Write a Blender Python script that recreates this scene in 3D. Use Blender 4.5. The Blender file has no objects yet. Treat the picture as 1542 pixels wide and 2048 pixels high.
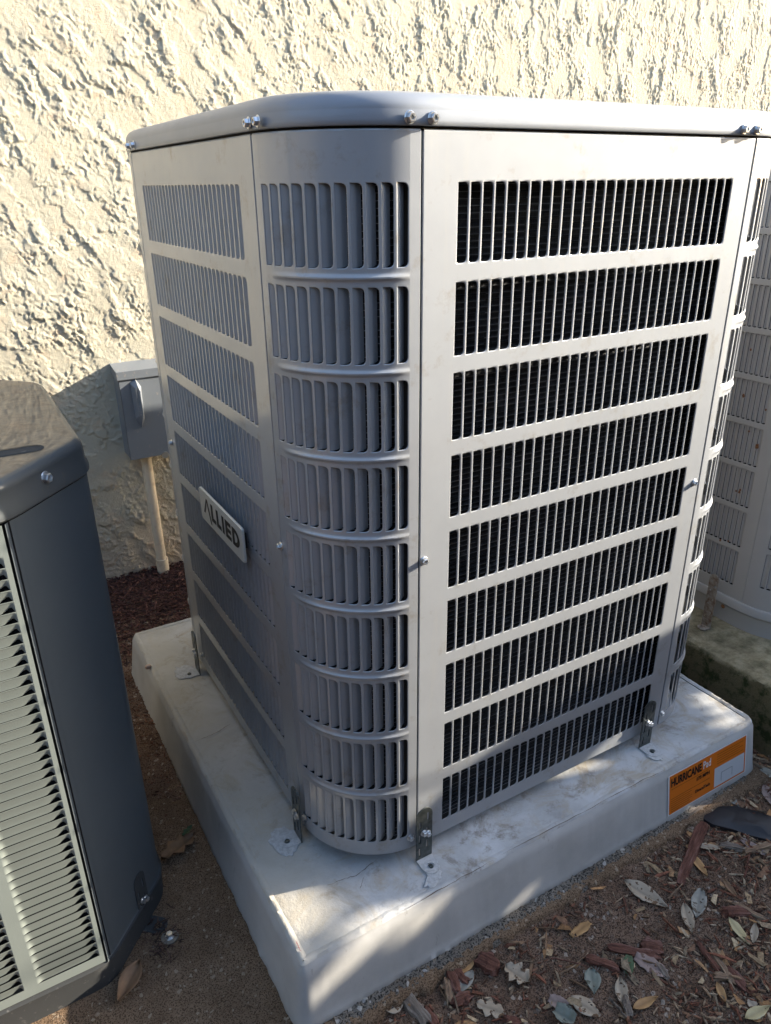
import bpy, math, random
import numpy as np
from mathutils import Vector, Matrix

random.seed(7)
rng = np.random.RandomState(7)
S = bpy.context.scene
PI = math.pi

# ------------------------------------------------------------------ camera
CAM = Vector((-0.31727, -0.68303, 0.89544))
FW = Vector((0.46091, 0.79092, -0.40250)).normalized()
RT = Vector((0.86157, -0.50753, -0.01071)).normalized()
UP = RT.cross(FW).normalized(); RT = FW.cross(UP).normalized()
cd = bpy.data.cameras.new('camera'); cam = bpy.data.objects.new('camera', cd)
S.collection.objects.link(cam)
cam.matrix_world = Matrix(((RT.x, UP.x, -FW.x, CAM.x), (RT.y, UP.y, -FW.y, CAM.y), (RT.z, UP.z, -FW.z, CAM.z), (0, 0, 0, 1)))
cd.sensor_fit = 'VERTICAL'; cd.sensor_height = 24.0; cd.lens = 1496.0 / 2048 * 24.0
cd.clip_start = 0.02; cd.clip_end = 300
S.camera = cam
S.render.resolution_x = 771; S.render.resolution_y = 1024

# ------------------------------------------------------------------ light
SUN = Vector((1.0, -0.279, 0.380)).normalized()
el = math.asin(SUN.z); az = math.atan2(SUN.x, SUN.y)
W = bpy.data.worlds.new('World'); S.world = W; W.use_nodes = True
wn = W.node_tree.nodes; wl = W.node_tree.links; wn.clear()
sky = wn.new('ShaderNodeTexSky'); sky.sky_type = 'NISHITA'; sky.sun_disc = False
sky.sun_elevation = el; sky.sun_rotation = az; sky.air_density = 1.0; sky.dust_density = 1.2
bg = wn.new('ShaderNodeBackground'); bg.inputs['Strength'].default_value = 0.15
wo = wn.new('ShaderNodeOutputWorld')
wl.new(sky.outputs[0], bg.inputs[0]); wl.new(bg.outputs[0], wo.inputs[0])
sl = bpy.data.lights.new('sun', 'SUN'); sl.energy = 3.9; sl.angle = math.radians(0.55); sl.color = (1.0, 0.90, 0.74)
so = bpy.data.objects.new('sun', sl); S.collection.objects.link(so)
so.rotation_euler = SUN.to_track_quat('Z', 'Y').to_euler(); so.location = SUN * 12
S.view_settings.view_transform = 'Standard'; S.view_settings.look = 'None'
S.view_settings.gamma = 1.0; S.view_settings.use_curve_mapping = False
S.view_settings.exposure = 1.93
S.cycles.max_bounces = 10; S.cycles.diffuse_bounces = 5

# ------------------------------------------------------------------ pixel -> point helper (used to read positions off while modelling)
F_, K1_ = 1483.4, 0.0207
def ray(px, py):
    xd, yd = (px - 771) / F_, (1024 - py) / F_
    x, y = xd, yd
    for _ in range(8):
        d = 1 + K1_ * (x * x + y * y); x, y = xd / d, yd / d
    return (RT * x + UP * y + FW)
def bp(px, py, ax, val):
    v = ray(px, py); t = (val - CAM[ax]) / v[ax]
    return CAM + v * t

# ------------------------------------------------------------------ noise
def _h(ix, iy, seed):
    n = (ix.astype(np.int64) * 374761393 + iy.astype(np.int64) * 668265263 + seed * 974711) & 0x7fffffff
    n = ((n ^ (n >> 13)) * 1274126177) & 0x7fffffff
    return ((n ^ (n >> 16)) & 0xffff) / 65535.0
def perlin(x, y, seed=0):
    x = np.asarray(x, float); y = np.asarray(y, float)
    ix = np.floor(x); iy = np.floor(y); fx = x - ix; fy = y - iy
    u = fx * fx * fx * (fx * (fx * 6 - 15) + 10); v = fy * fy * fy * (fy * (fy * 6 - 15) + 10)
    def g(dx, dy):
        a = _h(ix + dx, iy + dy, seed) * 2 * PI
        return np.cos(a) * (fx - dx) + np.sin(a) * (fy - dy)
    a = g(0, 0) * (1 - u) + g(1, 0) * u; b = g(0, 1) * (1 - u) + g(1, 1) * u
    return (a * (1 - v) + b * v) * 1.5
def fbm(x, y, o=4, seed=0):
    s = 0; a = 1.0
    for k in range(o):
        s = s + a * perlin(x * 2 ** k, y * 2 ** k, seed + k * 17); a *= 0.5
    return s
def sstep(a, b, x):
    t = np.clip((x - a) / (b - a), 0, 1); return t * t * (3 - 2 * t)

# ------------------------------------------------------------------ materials
def mat(name, base=(.5, .5, .5), rough=.5, metal=0.0, spec=.5, coat=0.0):
    m = bpy.data.materials.new(name); m.use_nodes = True
    b = m.node_tree.nodes['Principled BSDF']
    b.inputs['Base Color'].default_value = (*base, 1); b.inputs['Roughness'].default_value = rough
    b.inputs['Metallic'].default_value = metal; b.inputs['Specular IOR Level'].default_value = spec
    b.inputs['Coat Weight'].default_value = coat
    return m
class NT:
    def __init__(s, m):
        s.m = m; s.n = m.node_tree.nodes; s.l = m.node_tree.links; s.b = s.n['Principled BSDF']
        s.tc = s.n.new('ShaderNodeTexCoord'); s.geo = s.n.new('ShaderNodeNewGeometry')
        s.pos = s.geo.outputs['Position']
    def noise(s, scale, detail=4, rough=.6, vec=None, dist=0.0, stretch=None):
        t = s.n.new('ShaderNodeTexNoise'); t.inputs['Scale'].default_value = scale
        t.inputs['Detail'].default_value = detail; t.inputs['Roughness'].default_value = rough
        t.inputs['Distortion'].default_value = dist
        v = vec or s.pos
        if stretch:
            mp = s.n.new('ShaderNodeMapping'); mp.inputs['Scale'].default_value = stretch
            s.l.new(v, mp.inputs[0]); v = mp.outputs[0]
        s.l.new(v, t.inputs['Vector']); return t.outputs['Fac']
    def vor(s, scale, feature='F1', stretch=None):
        t = s.n.new('ShaderNodeTexVoronoi'); t.inputs['Scale'].default_value = scale; t.feature = feature
        s.l.new(s.pos, t.inputs['Vector']); return t
    def ramp(s, fac, stops):
        r = s.n.new('ShaderNodeValToRGB'); e = r.color_ramp.elements
        e[0].position = stops[0][0]; e[1].position = stops[-1][0]
        for p, c in stops[1:-1]: e.new(p)
        for el_, (p, c) in zip(sorted(e, key=lambda q: q.position), stops):
            el_.color = (*c, 1) if not isinstance(c, (int, float)) else (c, c, c, 1)
        s.l.new(fac, r.inputs[0]); return r.outputs[0]
    def mix(s, fac, a, b, mode='MIX'):
        x = s.n.new('ShaderNodeMix'); x.data_type = 'RGBA'; x.blend_type = mode
        for i, v in ((0, fac), (6, a), (7, b)):
            if hasattr(v, 'links'): s.l.new(v, x.inputs[i])
            elif i == 0: x.inputs[0].default_value = v
            else: x.inputs[i].default_value = (*v, 1)
        return x.outputs[2]
    def math(s, op, a, b=0.0, clamp=False):
        x = s.n.new('ShaderNodeMath'); x.operation = op; x.use_clamp = clamp
        for i, v in enumerate((a, b)):
            if hasattr(v, 'links'): s.l.new(v, x.inputs[i])
            else: x.inputs[i].default_value = v
        return x.outputs[0]
    def sep(s, vec=None):
        x = s.n.new('ShaderNodeSeparateXYZ'); s.l.new(vec or s.pos, x.inputs[0]); return x.outputs
    def bump(s, h, strength, dist):
        b = s.n.new('ShaderNodeBump'); b.inputs['Strength'].default_value = strength; b.inputs['Distance'].default_value = dist
        s.l.new(h, b.inputs['Height'])
        if s.b.inputs['Normal'].is_linked:
            s.l.new(s.b.inputs['Normal'].links[0].from_socket, b.inputs['Normal'])
        s.l.new(b.outputs[0], s.b.inputs['Normal'])
    def col(s, c): s.l.new(c, s.b.inputs['Base Color'])
    def rough(s, c): s.l.new(c, s.b.inputs['Roughness'])
    def oc(s): s.pos = s.tc.outputs['Object']; return s

M = {}
# new unit paint: warm light grey textured semi gloss powder coat
def paint(name, base, rough=.32, grain=900, gs=.10, metal=.25, dirt=None, coat=0.0):
    m = mat(name, base, rough, metal, .5, coat); t = NT(m)
    n = t.noise(grain, 2, .6); t.bump(n, gs, .0006)
    w = t.noise(9, 3, .5); t.bump(w, .04, .01)
    r = t.math('MULTIPLY_ADD', t.noise(30, 4, .6), .10); r2 = t.math('ADD', r, rough - .05); t.rough(r2)
    c = t.mix(t.ramp(t.noise(14, 5, .6), [(.3, 0.0), (.75, 1.0)]), base, tuple(v * .93 for v in base))
    if dirt:
        f = t.ramp(t.noise(dirt[1], 6, .7), [(dirt[2], 0.0), (min(dirt[2] + .14, 1), 1.0)])
        c = t.mix(f, c, dirt[0])
    t.col(c); return m
M['paint'] = paint('grey_textured_paint', (.415, .435, .465), .25, metal=.72, dirt=((.34, .33, .31), 22, .56), coat=.8)
M['paint'].node_tree.nodes['Principled BSDF'].inputs['Coat Roughness'].default_value = .13
M['paint'].node_tree.nodes['Principled BSDF'].inputs['Coat IOR'].default_value = 1.7
M['paint'].node_tree.nodes['Principled BSDF'].inputs['Specular IOR Level'].default_value = .9
M['paint_lid'] = paint('grey_lid_paint', (.33, .355, .395), .27, grain=1100, gs=.12, metal=.82, coat=.5)
M['paint_lid'].node_tree.nodes['Principled BSDF'].inputs['Coat Roughness'].default_value = .18
M['paint_left'] = paint('dusty_green_grey_paint', (.255, .285, .262), .42, grain=700, gs=.15, metal=.1, dirt=((.36, .37, .33), 260, .66))
M['paint_left_dark'] = paint('dark_green_grey_paint', (.105, .124, .138), .22, grain=500, gs=.04, metal=.35, coat=.3, dirt=((.22, .22, .2), 420, .74))  # same paint as the louvred front, colour darkened for its shaded side
M['paint_right'] = paint('weathered_beige_grey_paint', (.46, .44, .42), .5, grain=400, gs=.1, metal=0, dirt=((.30, .17, .09), 34, .70))
M['pan'] = paint('dark_base_pan', (.055, .057, .058), .5, metal=.2, dirt=((.18, .17, .16), 90, .60))
M['void'] = mat('dark_void', (.006, .006, .007), .9)
m = mat('coil_fins', (.018, .019, .022), .42, .3); t = NT(m)
w = t.noise(1.0, 2, .5, stretch=(900, 900, 5)); t.bump(w, .7, .001)
g = t.ramp(t.noise(60, 3, .7), [(.45, (.010, .010, .012)), (.62, (.020, .021, .024)), (.80, (.09, .09, .095))]); t.col(g)
M['coil'] = m
M['zinc'] = mat('zinc_screw', (.62, .63, .64), .28, .9)
m = mat('galvanized_bracket', (.10, .112, .108), .34, .8); t = NT(m)
t.col(t.ramp(t.noise(120, 4, .6), [(.35, (.075, .085, .082)), (.7, (.15, .165, .155))])); M['strap'] = m
m = mat('old_bracket', (.18, .16, .145), .65, .3); t = NT(m)
t.col(t.ramp(t.noise(110, 5, .7), [(.4, (.40, .36, .31)), (.56, (.27, .20, .15)), (.68, (.18, .09, .05))])); M['oldstrap'] = m
m = mat('badge_plate', (.62, .62, .58), .32, .15); M['badge'] = m
t = NT(M['paint']); c0_ = t.b.inputs['Base Color'].links[0].from_socket
t.col(t.mix(t.math('MULTIPLY', t.ramp(t.noise(7, 6, .75, stretch=(6, 6, .5)), [(.52, 0.0), (.72, 1.0)]), .35), c0_, (.46, .45, .43)))
M['black'] = mat('black_ink', (.012, .011, .010), .5)
M['white'] = mat('white_ink', (.75, .75, .75), .5)
M['orange'] = mat('orange_label', (.68, .165, .010), .45)
M['rubber'] = mat('rubber', (.02, .02, .02), .7)

# stucco
m = mat('cream_stucco', (.74, .66, .50), .85, 0, .25); t = NT(m)
c = t.ramp(t.noise(7, 5, .6), [(.35, (.545, .51, .405)), (.65, (.56, .51, .395))])
c = t.mix(t.ramp(t.noise(22, 4, .6), [(.55, 0.0), (.72, 1.0)]), c, (.60, .49, .36))
z = t.sep()[2]
low = t.ramp(t.math('MULTIPLY_ADD', z, 4.0), [(0.0, 1.0), (1.0, 0.0)])
c = t.mix(t.math('MULTIPLY', low, t.noise(18, 5, .7)), c, (.60, .46, .345))  # pinker, warmer low wall stands in for bounce light in the shade
t.col(c); t.bump(t.noise(430, 4, .75), 1.0, .0022); t.bump(t.noise(150, 4, .65), .5, .002)
M['stucco'] = m
M['conduit'] = mat('cream_conduit_paint', (.70, .58, .42), .45); t = NT(M['conduit'])
t.col(t.mix(t.ramp(t.noise(60, 4, .6), [(.5, 0.0), (.7, 1.0)]), (.72, .61, .45), (.60, .48, .34)))
m = mat('grey_box_paint', (.30, .31, .31), .42, .1); t = NT(m)
t.col(t.mix(t.ramp(t.noise(90, 5, .7), [(.60, 0.0), (.72, 1.0)]), (.19, .21, .235), (.34, .31, .27))); M['boxpaint'] = m

# concrete pad
m = mat('pad_concrete', (.5, .5, .5), .8, 0, .3); t = NT(m)
x_, y_, z_ = t.sep()
c = t.ramp(t.noise(6, 7, .65, dist=.6), [(.32, (.30, .295, .285)), (.5, (.42, .42, .415)), (.68, (.53, .535, .54))])
c = t.mix(t.ramp(t.noise(11, 6, .7, dist=1.2), [(.50, 0.0), (.66, .85)]), c, (.36, .31, .24))          # tan stains
c = t.mix(t.ramp(t.noise(24, 7, .75, dist=.4), [(.55, 0.0), (.68, .8)]), c, (.21, .18, .145))           # brown marks
c = t.mix(t.ramp(t.noise(60, 5, .7, stretch=(.35, 2.5, 1)), [(.60, 0.0), (.75, .5)]), c, (.30, .29, .28))
c = t.mix(t.ramp(t.noise(330, 3, .6), [(.70, 0.0), (.78, .8)]), c, (.17, .15, .13))                      # specks
left = t.ramp(t.math('MULTIPLY_ADD', x_, -9.0), [(0.15, 0.0), (.9, 1.0)])
c = t.mix(t.math('MULTIPLY', left, .55), c, (.47, .425, .34))
t.col(c); t.bump(t.noise(420, 4, .7), .35, .0015); t.bump(t.noise(45, 5, .65), .35, .004)
M['pad'] = m
M['padside'] = m2 = mat('pad_side_coating', (.5, .51, .52), .75, 0, .3); t = NT(m2)
c = t.ramp(t.noise(8, 6, .6), [(.35, (.41, .40, .38)), (.65, (.52, .51, .49))])
c = t.mix(t.ramp(t.noise(35, 6, .75, stretch=(1, 1, .4)), [(.63, 0.0), (.72, .7)]), c, (.22, .2, .18))
c = t.mix(t.ramp(t.noise(500, 2, .6), [(.72, 0.0), (.8, .7)]), c, (.3, .29, .27))
t.col(c); t.bump(t.noise(600, 3, .7), .3, .001)
m = mat('white_mortar_dust', (.62, .64, .66), .95, 0, .1); t = NT(m)
t.col(t.ramp(t.noise(160, 5, .7), [(.35, (.38, .38, .37)), (.6, (.52, .52, .52))])); t.bump(t.noise(500, 4, .7), .6, .002); M['dust'] = m
m = mat('mossy_concrete', (.2, .18, .12), .9, 0, .2); t = NT(m)
c = t.ramp(t.noise(16, 7, .7), [(.35, (.17, .14, .085)), (.5, (.32, .27, .17)), (.68, (.50, .43, .30))])
nz = t.sep(t.geo.outputs['Normal'])[2]
c = t.mix(t.ramp(nz, [(.3, 1.0), (.8, 0.0)]), c, (.12, .10, .055))
c = t.mix(t.math('MULTIPLY', t.ramp(t.noise(28, 6, .7), [(.48, 0.0), (.6, 1.0)]), t.ramp(nz, [(.3, 1.0), (.8, .35)])), c, (.030, .038, .012))
t.col(c); t.bump(t.noise(220, 5, .7), .8, .004); M['moss'] = m
# ground
def grit(name, a, b, d, spk, fs=520):
    m = mat(name, a, .95, 0, .15); t = NT(m)
    c = t.ramp(t.noise(14, 6, .65), [(.35, a), (.62, b)])
    c = t.mix(t.ramp(t.noise(fs, 2, .6), [(.40, 1.0), (.52, 0.0)]), c, d)
    v = t.vor(fs * .45); c = t.mix(t.ramp(v.outputs['Color'], [(.86, 0.0), (.90, 1.0)]), c, spk)
    c = t.mix(t.ramp(v.outputs['Distance'], [(.22, 1.0), (.45, 0.0)]), c, t.mix(t.ramp(v.outputs['Color'], [(.80, 0.0), (.86, 1.0)]), c, spk))
    t.col(c); t.bump(t.noise(fs, 3, .7), 1.0, .003); t.bump(t.noise(90, 4, .7), .6, .006); return m
M['slab'] = grit('sandy_concrete_slab', (.19, .123, .076), (.29, .195, .125), (.085, .053, .031), (.36, .28, .20), 520)
M['soil'] = grit('dark_brown_soil', (.160, .098, .064), (.24, .158, .110), (.065, .038, .025), (.36, .29, .23), 460)
M['edge'] = grit('rough_aggregate_edge', (.13, .11, .09), (.25, .22, .185), (.035, .03, .024), (.42, .39, .35), 380)
def attr_mat(name, rough=.8, bs=.5, bd=.002, sc=300, stretch=None, trans=0.0):
    m = mat(name, (.3, .2, .1), rough, 0, .25); t = NT(m)
    a = t.n.new('ShaderNodeVertexColor'); a.layer_name = 'Col'
    c = t.mix(t.ramp(t.noise(sc, 4, .7), [(.35, 0.0), (.7, .65)]), a.outputs[0], (.02, .012, .008))
    t.col(c); t.bump(t.noise(sc * .7, 4, .7), bs, bd); return m
M['chip'] = attr_mat('shredded_bark', .9, .8, .003, 160)
def leafmat(name, a, b, spot=None, ss=90):
    m = mat(name, a, .6, 0, .35); t = NT(m).oc()
    c = t.ramp(t.noise(40, 5, .6), [(.35, a), (.66, b)])
    x, y, z = t.sep()
    v = t.math('ABSOLUTE', y); mid = t.ramp(v, [(.0005, 1.0), (.0012, 0.0)])
    c = t.mix(t.math('MULTIPLY', mid, .5), c, tuple(k * .45 for k in a))
    if spot: c = t.mix(t.ramp(t.noise(ss, 3, .6), [(.60, 0.0), (.64, 1.0)]), c, spot)
    t.col(c); t.bump(t.noise(160, 4, .6), .4, .001); return m
M['leaf_beige'] = leafmat('beige_leaf', (.30, .235, .165), (.42, .34, .25), (.11, .06, .03))
M['leaf_grey'] = leafmat('grey_leaf', (.23, .215, .18), (.34, .32, .27), (.09, .07, .05))
M['leaf_orange'] = leafmat('ochre_leaf', (.34, .185, .075), (.45, .26, .11))
M['leaf_yellow'] = leafmat('yellow_leaf', (.42, .335, .17), (.50, .42, .24))
M['leaf_green'] = leafmat('green_leaf', (.045, .085, .035), (.10, .13, .07), (.02, .02, .01), 60)
M['leaf_sage'] = leafmat('sage_leaf', (.15, .165, .13), (.24, .25, .21), (.07, .07, .05), 60)
M['leaf_mauve'] = leafmat('mauve_leaf', (.21, .15, .13), (.30, .22, .19), (.12, .07, .05), 60)
M['leaf_brown'] = leafmat('brown_leaf', (.17, .095, .05), (.26, .15, .08))
def barkmat(name, a, b, st=(1, 1, 1)):
    m = mat(name, a, .85, 0, .2); t = NT(m).oc()
    c = t.ramp(t.noise(60, 6, .7, stretch=(.25, 2.2, 2.2)), [(.32, tuple(k * .35 for k in a)), (.5, a), (.68, b)])
    t.col(c); t.bump(t.noise(150, 5, .7, stretch=(.2, 2, 2)), 1.0, .004); return m
M['bark_red'] = barkmat('red_bark', (.15, .065, .045), (.26, .14, .11))
M['bark_grey'] = barkmat('grey_bark', (.19, .15, .12), (.33, .28, .23))
M['bark_tan'] = barkmat('tan_bark', (.26, .17, .11), (.42, .32, .21))
M['plastic'] = mat('black_sheet', (.013, .012, .014), .5)

# ------------------------------------------------------------------ mesh builder
class MB:
    def __init__(s): s.v = []; s.f = []
    def add(s, vs, fs):
        o = len(s.v); s.v += [tuple(p) for p in vs]; s.f += [tuple(i + o for i in f) for f in fs]
    def box(s, a, b, fn=None):
        x0, y0, z0 = a; x1, y1, z1 = b
        vs = [(x0, y0, z0), (x1, y0, z0), (x1, y1, z0), (x0, y1, z0), (x0, y0, z1), (x1, y0, z1), (x1, y1, z1), (x0, y1, z1)]
        s.add([fn(p) if fn else p for p in vs], [(0, 3, 2, 1), (4, 5, 6, 7), (0, 1, 5, 4), (1, 2, 6, 5), (2, 3, 7, 6), (3, 0, 4, 7)])
    def tube(s, pts, r, n=12, caps=True):
        pts = [Vector(p) for p in pts]; rs = r if isinstance(r, (list, tuple)) else [r] * len(pts)
        o = len(s.v); up = None
        for i, p in enumerate(pts):
            d = (pts[min(i + 1, len(pts) - 1)] - pts[max(i - 1, 0)]).normalized()
            if up is None: up = d.orthogonal().normalized()
            up = (up - d * up.dot(d)).normalized(); w = d.cross(up)
            for k in range(n):
                a = 2 * PI * k / n; s.v.append(tuple(p + (up * math.cos(a) + w * math.sin(a)) * rs[i]))
        for i in range(len(pts) - 1):
            for k in range(n):
                s.f.append((o + i * n + k, o + i * n + (k + 1) % n, o + (i + 1) * n + (k + 1) % n, o + (i + 1) * n + k))
        if caps:
            s.f.append(tuple(o + k for k in reversed(range(n)))); e = o + (len(pts) - 1) * n; s.f.append(tuple(e + k for k in range(n)))
    def grid(s, P):                 # P: rows x cols list of points
        o = len(s.v); R = len(P); Cn = len(P[0])
        for r in P: s.v += [tuple(p) for p in r]
        for i in range(R - 1):
            for j in range(Cn - 1):
                s.f.append((o + i * Cn + j, o + i * Cn + j + 1, o + (i + 1) * Cn + j + 1, o + (i + 1) * Cn + j))
    def loops(s, L, close=True, cap0=False, cap1=False):
        o = len(s.v); n = len(L[0])
        for r in L: s.v += [tuple(p) for p in r]
        for i in range(len(L) - 1):
            for k in range(n if close else n - 1):
                s.f.append((o + i * n + k, o + i * n + (k + 1) % n, o + (i + 1) * n + (k + 1) % n, o + (i + 1) * n + k))
        if cap0: s.f.append(tuple(o + k for k in reversed(range(n))))
        if cap1: s.f.append(tuple(o + (len(L) - 1) * n + k for k in range(n)))

def mesh_from(name, mb, mt, smooth=None):
    me = bpy.data.meshes.new(name); me.from_pydata(mb.v, [], mb.f); me.validate(); me.update()
    if mt: me.materials.append(mt)
    if smooth is not None:
        me.polygons.foreach_set('use_smooth', [True] * len(me.polygons)); me.set_sharp_from_angle(angle=math.radians(smooth))
    return me
def link(name, me, parent=None):
    o = bpy.data.objects.new(name, me); S.collection.objects.link(o)
    if parent: o.parent = parent
    return o
def obj(name, mb, mt, parent=None, smooth=None): return link(name, mesh_from(name, mb, mt, smooth), parent)
def tag(o, label, cat, group=None):
    o['label'] = label; o['category'] = cat
    if group: o['group'] = group
    return o
def struct(o): o['kind'] = 'structure'; return o
def stuff(o): o['kind'] = 'stuff'; return o
def thing(name, label, cat, loc=(0, 0, 0), group=None):
    o = bpy.data.objects.new(name, None); S.collection.objects.link(o); o.location = loc; o.empty_display_size = .05
    return tag(o, label, cat, group)
def child(name, mb, mt, parent, smooth=None, label=None, sub=None):
    """mesh written in world coordinates, parented without moving it"""
    o = obj(name, mb, mt, parent, smooth)
    base = parent.location if parent.parent is None else Vector((0, 0, 0))
    if parent.parent is None: o.location = -Vector(parent.location)
    if label: o['label'] = label
    return o
def np_mesh(name, V, Fq, mt, smooth=True, tri=False):
    me = bpy.data.meshes.new(name); n = len(V); k = 3 if tri else 4
    me.vertices.add(n); me.vertices.foreach_set('co', np.asarray(V, np.float32).ravel())
    me.loops.add(len(Fq) * k); me.loops.foreach_set('vertex_index', np.asarray(Fq, np.int32).ravel())
    me.polygons.add(len(Fq)); me.polygons.foreach_set('loop_start', np.arange(0, len(Fq) * k, k, dtype=np.int32))
    me.polygons.foreach_set('loop_total', np.full(len(Fq), k, np.int32))
    me.update(calc_edges=True); me.validate()
    me.polygons.foreach_set('use_smooth', [smooth] * len(me.polygons))
    me.materials.append(mt); return me
def grid_faces(nu, nv):
    i = np.arange(nv - 1)[:, None]; j = np.arange(nu - 1)[None, :]
    a = i * nu + j
    return np.stack([a, a + 1, a + nu + 1, a + nu], -1).reshape(-1, 4)

# ================================================================== SETTING: wall
WY = 1.266
def stucco_h(x, z):
    wx = x + .007 * perlin(x / .03, z / .03, 91) + .0032 * perlin(x / .009, z / .009, 92)
    wz = z + .007 * perlin(x / .03, z / .03, 93) + .0032 * perlin(x / .009, z / .009, 94)
    def field(deg, sd):
        ang = math.radians(deg); u = wx * math.cos(ang) + wz * math.sin(ang); v = -wx * math.sin(ang) + wz * math.cos(ang)
        f = perlin(u / .034, v / .080, 1 + sd) + .48 * perlin(u / .0150, v / .034, 2 + sd) + .34 * perlin(u / .0068, v / .0110, 3 + sd) + .16 * perlin(u / .0034, v / .0045, 13 + sd)
        cr = np.clip(perlin(u / .0082, v / .0125, 6 + sd) - .02, 0, 1) ** .7
        ck = sstep(.030, .0, np.abs(perlin(u / .085, v / .34, 7 + sd))) * sstep(.10, .4, perlin(x / .13, z / .13, 8 + sd))
        g = perlin(u / .085, v / .30, 20 + sd) + .22 * perlin(u / .022, v / .035, 21 + sd) + .14 * perlin(u / .0075, v / .009, 22 + sd)
        ck = ck - .75 * sstep(.0, .035, g)
        return f, cr, ck
    fa, ca_, ka = field(36, 0); fb, cb_, kb = field(4, 200)
    m_ = sstep(-.12, .12, x - .75 + .25 * perlin(x / .35, z / .35, 301))
    f = fa * (1 - m_) + fb * m_; crag = ca_ * (1 - m_) + cb_ * m_; crack = ka * (1 - m_) + kb * m_
    reg = perlin(x / .19, z / .23, 4)
    rough = sstep(-.12, .30, perlin(x / .085, z / .11, 5) + .08 + .35 * reg)
    edge_h = .15 + .85 * sstep(-.2, .35, perlin(x / .07, z / .09, 12))          # how tall each torn edge stands
    plate = sstep(.03, .085, f) * edge_h + .6 * sstep(.62, .69, f + .1 * reg) * edge_h
    crag2 = np.clip(perlin(wx / .0062, wz / .0075, 16) - .05, 0, 1) * rough
    fine = perlin(x / .0052, z / .0052, 9) * .5 + perlin(x / .0105, z / .0105, 10) * .5
    und = perlin(x / .25, z / .25, 11)
    return plate * .0024 + crag * rough * .0024 + crag2 * .0011 - crack * .0020 + fine * .00065 + und * .0012
xs = np.arange(-0.36, 2.52, .0024); zs = np.arange(-.15, 1.47, .0024)
X, Z = np.meshgrid(xs, zs)
Hh = stucco_h(X, Z)
ed = np.minimum.reduce([X - xs[0], xs[-1] - X, Z - zs[0] + .1, zs[-1] - Z]); Hh = Hh * sstep(0, .03, ed)
V = np.stack([X, WY - Hh, Z], -1).reshape(-1, 3)
wall = tag(struct(link('stucco_wall', np_mesh('stucco_wall', V, grid_faces(len(xs), len(zs)), M['stucco']))),
           'cream house wall in rough trowelled stucco behind the units', 'wall')
del wall['kind']
mb = MB()
for (a, b, c, d) in ((-6, xs[0], -.3, 3.4), (xs[-1], 7, -.3, 3.4), (xs[0], xs[-1], zs[-1], 3.4), (xs[0], xs[-1], -.4, zs[0])):
    mb.add([(a, WY, c), (b, WY, c), (b, WY, d), (a, WY, d)], [(0, 1, 2, 3)])
mb.box((-6, WY + .03, -.4), (7, WY + .2, 3.4))
child('wall_extension', mb, M['stucco'], wall)

# ================================================================== ground
GZ = -.127
def soil_h(x, y):
    h = -.142 + 0 * x
    h = h + .020 * sstep(.18, .55, y) + .022 * sstep(.75, 1.2, y)            # dirt rises over the slab, mulch at wall
    h = h + .010 * sstep(-.02, .35, x) * sstep(.0, -.1, y) * .5
    n = .0035 * perlin(x / .06, y / .06, 31) + .0022 * perlin(x / .02, y / .02, 32) + .0015 * perlin(x / .008, y / .008, 33)
    far = sstep(3.0, 1.5, np.hypot(x - .3, y))
    clod = np.clip(perlin(x / .012, y / .012, 35) - .25, 0, 1) * .006
    return h + (n + clod) * far + .006 * perlin(x / .25, y / .25, 34) * far * sstep(-.1, -.25, y)
def lines(segs):
    o = []
    for a, b, st in segs: o.append(np.arange(a, b, st))
    return np.concatenate(o + [[segs[-1][1]]])
gx = lines([(-60, -4, 14), (-4, -.6, .4), (-.6, -.36, .02), (-.36, 1.3, .0034), (1.3, 3, .1), (3, 8, 1), (8, 60, 13)])
gy = lines([(-60, -4, 14), (-4, -.9, .3), (-.9, -.66, .02), (-.66, -.06, .0034), (-.06, 1.3, .0075), (1.3, 3, .2), (3, 60, 14)])
X, Y = np.meshgrid(gx, gy)
V = np.stack([X, Y, soil_h(X, Y)], -1).reshape(-1, 3)
struct(link('ground', np_mesh('ground', V, grid_faces(len(gx), len(gy)), M['soil'])))
# slab below the left unit and pad
def rrect(x0, y0, x1, y1, r, step=.01, rs=None):
    """points round a rounded rectangle (counter clockwise), r may be 4 radii for (x0y0, x1y0, x1y1, x0y1)"""
    r4 = r if isinstance(r, (tuple, list)) else (r,) * 4
    cs = [(x0 + r4[0], y0 + r4[0], PI, r4[0]), (x1 - r4[1], y0 + r4[1], 1.5 * PI, r4[1]), (x1 - r4[2], y1 - r4[2], 0, r4[2]), (x0 + r4[3], y1 - r4[3], .5 * PI, r4[3])]
    pts = []; nr = []
    for i, (cx, cy, a0, r_) in enumerate(cs):
        for k in range(7):
            a = a0 + .5 * PI * k / 6; pts.append((cx + r_ * math.cos(a), cy + r_ * math.sin(a))); nr.append((math.cos(a), math.sin(a)))
        nx = cs[(i + 1) % 4]; a = a0 + .5 * PI
        p = pts[-1]; q = (nx[0] + nx[3] * math.cos(nx[2]), nx[1] + nx[3] * math.sin(nx[2]))
        L = math.hypot(q[0] - p[0], q[1] - p[1]); n = max(1, int(L / step))
        for k in range(1, n):
            t_ = k / n; pts.append((p[0] + (q[0] - p[0]) * t_, p[1] + (q[1] - p[1]) * t_)); nr.append((math.cos(a), math.sin(a)))
    return np.array(pts), np.array(nr)
sx = lines([(-1.3, -.42, .05), (-.42, -.0, .003), (0, .84, .004)]); sy = lines([(-.112, .45, .003), (.45, .9, .05)])
X, Y = np.meshgrid(sx, sy)
Zs = GZ + .0008 * perlin(X / .01, Y / .01, 41) + .0007 * perlin(X / .004, Y / .004, 42) + .0012 * perlin(X / .05, Y / .05, 43)
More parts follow.
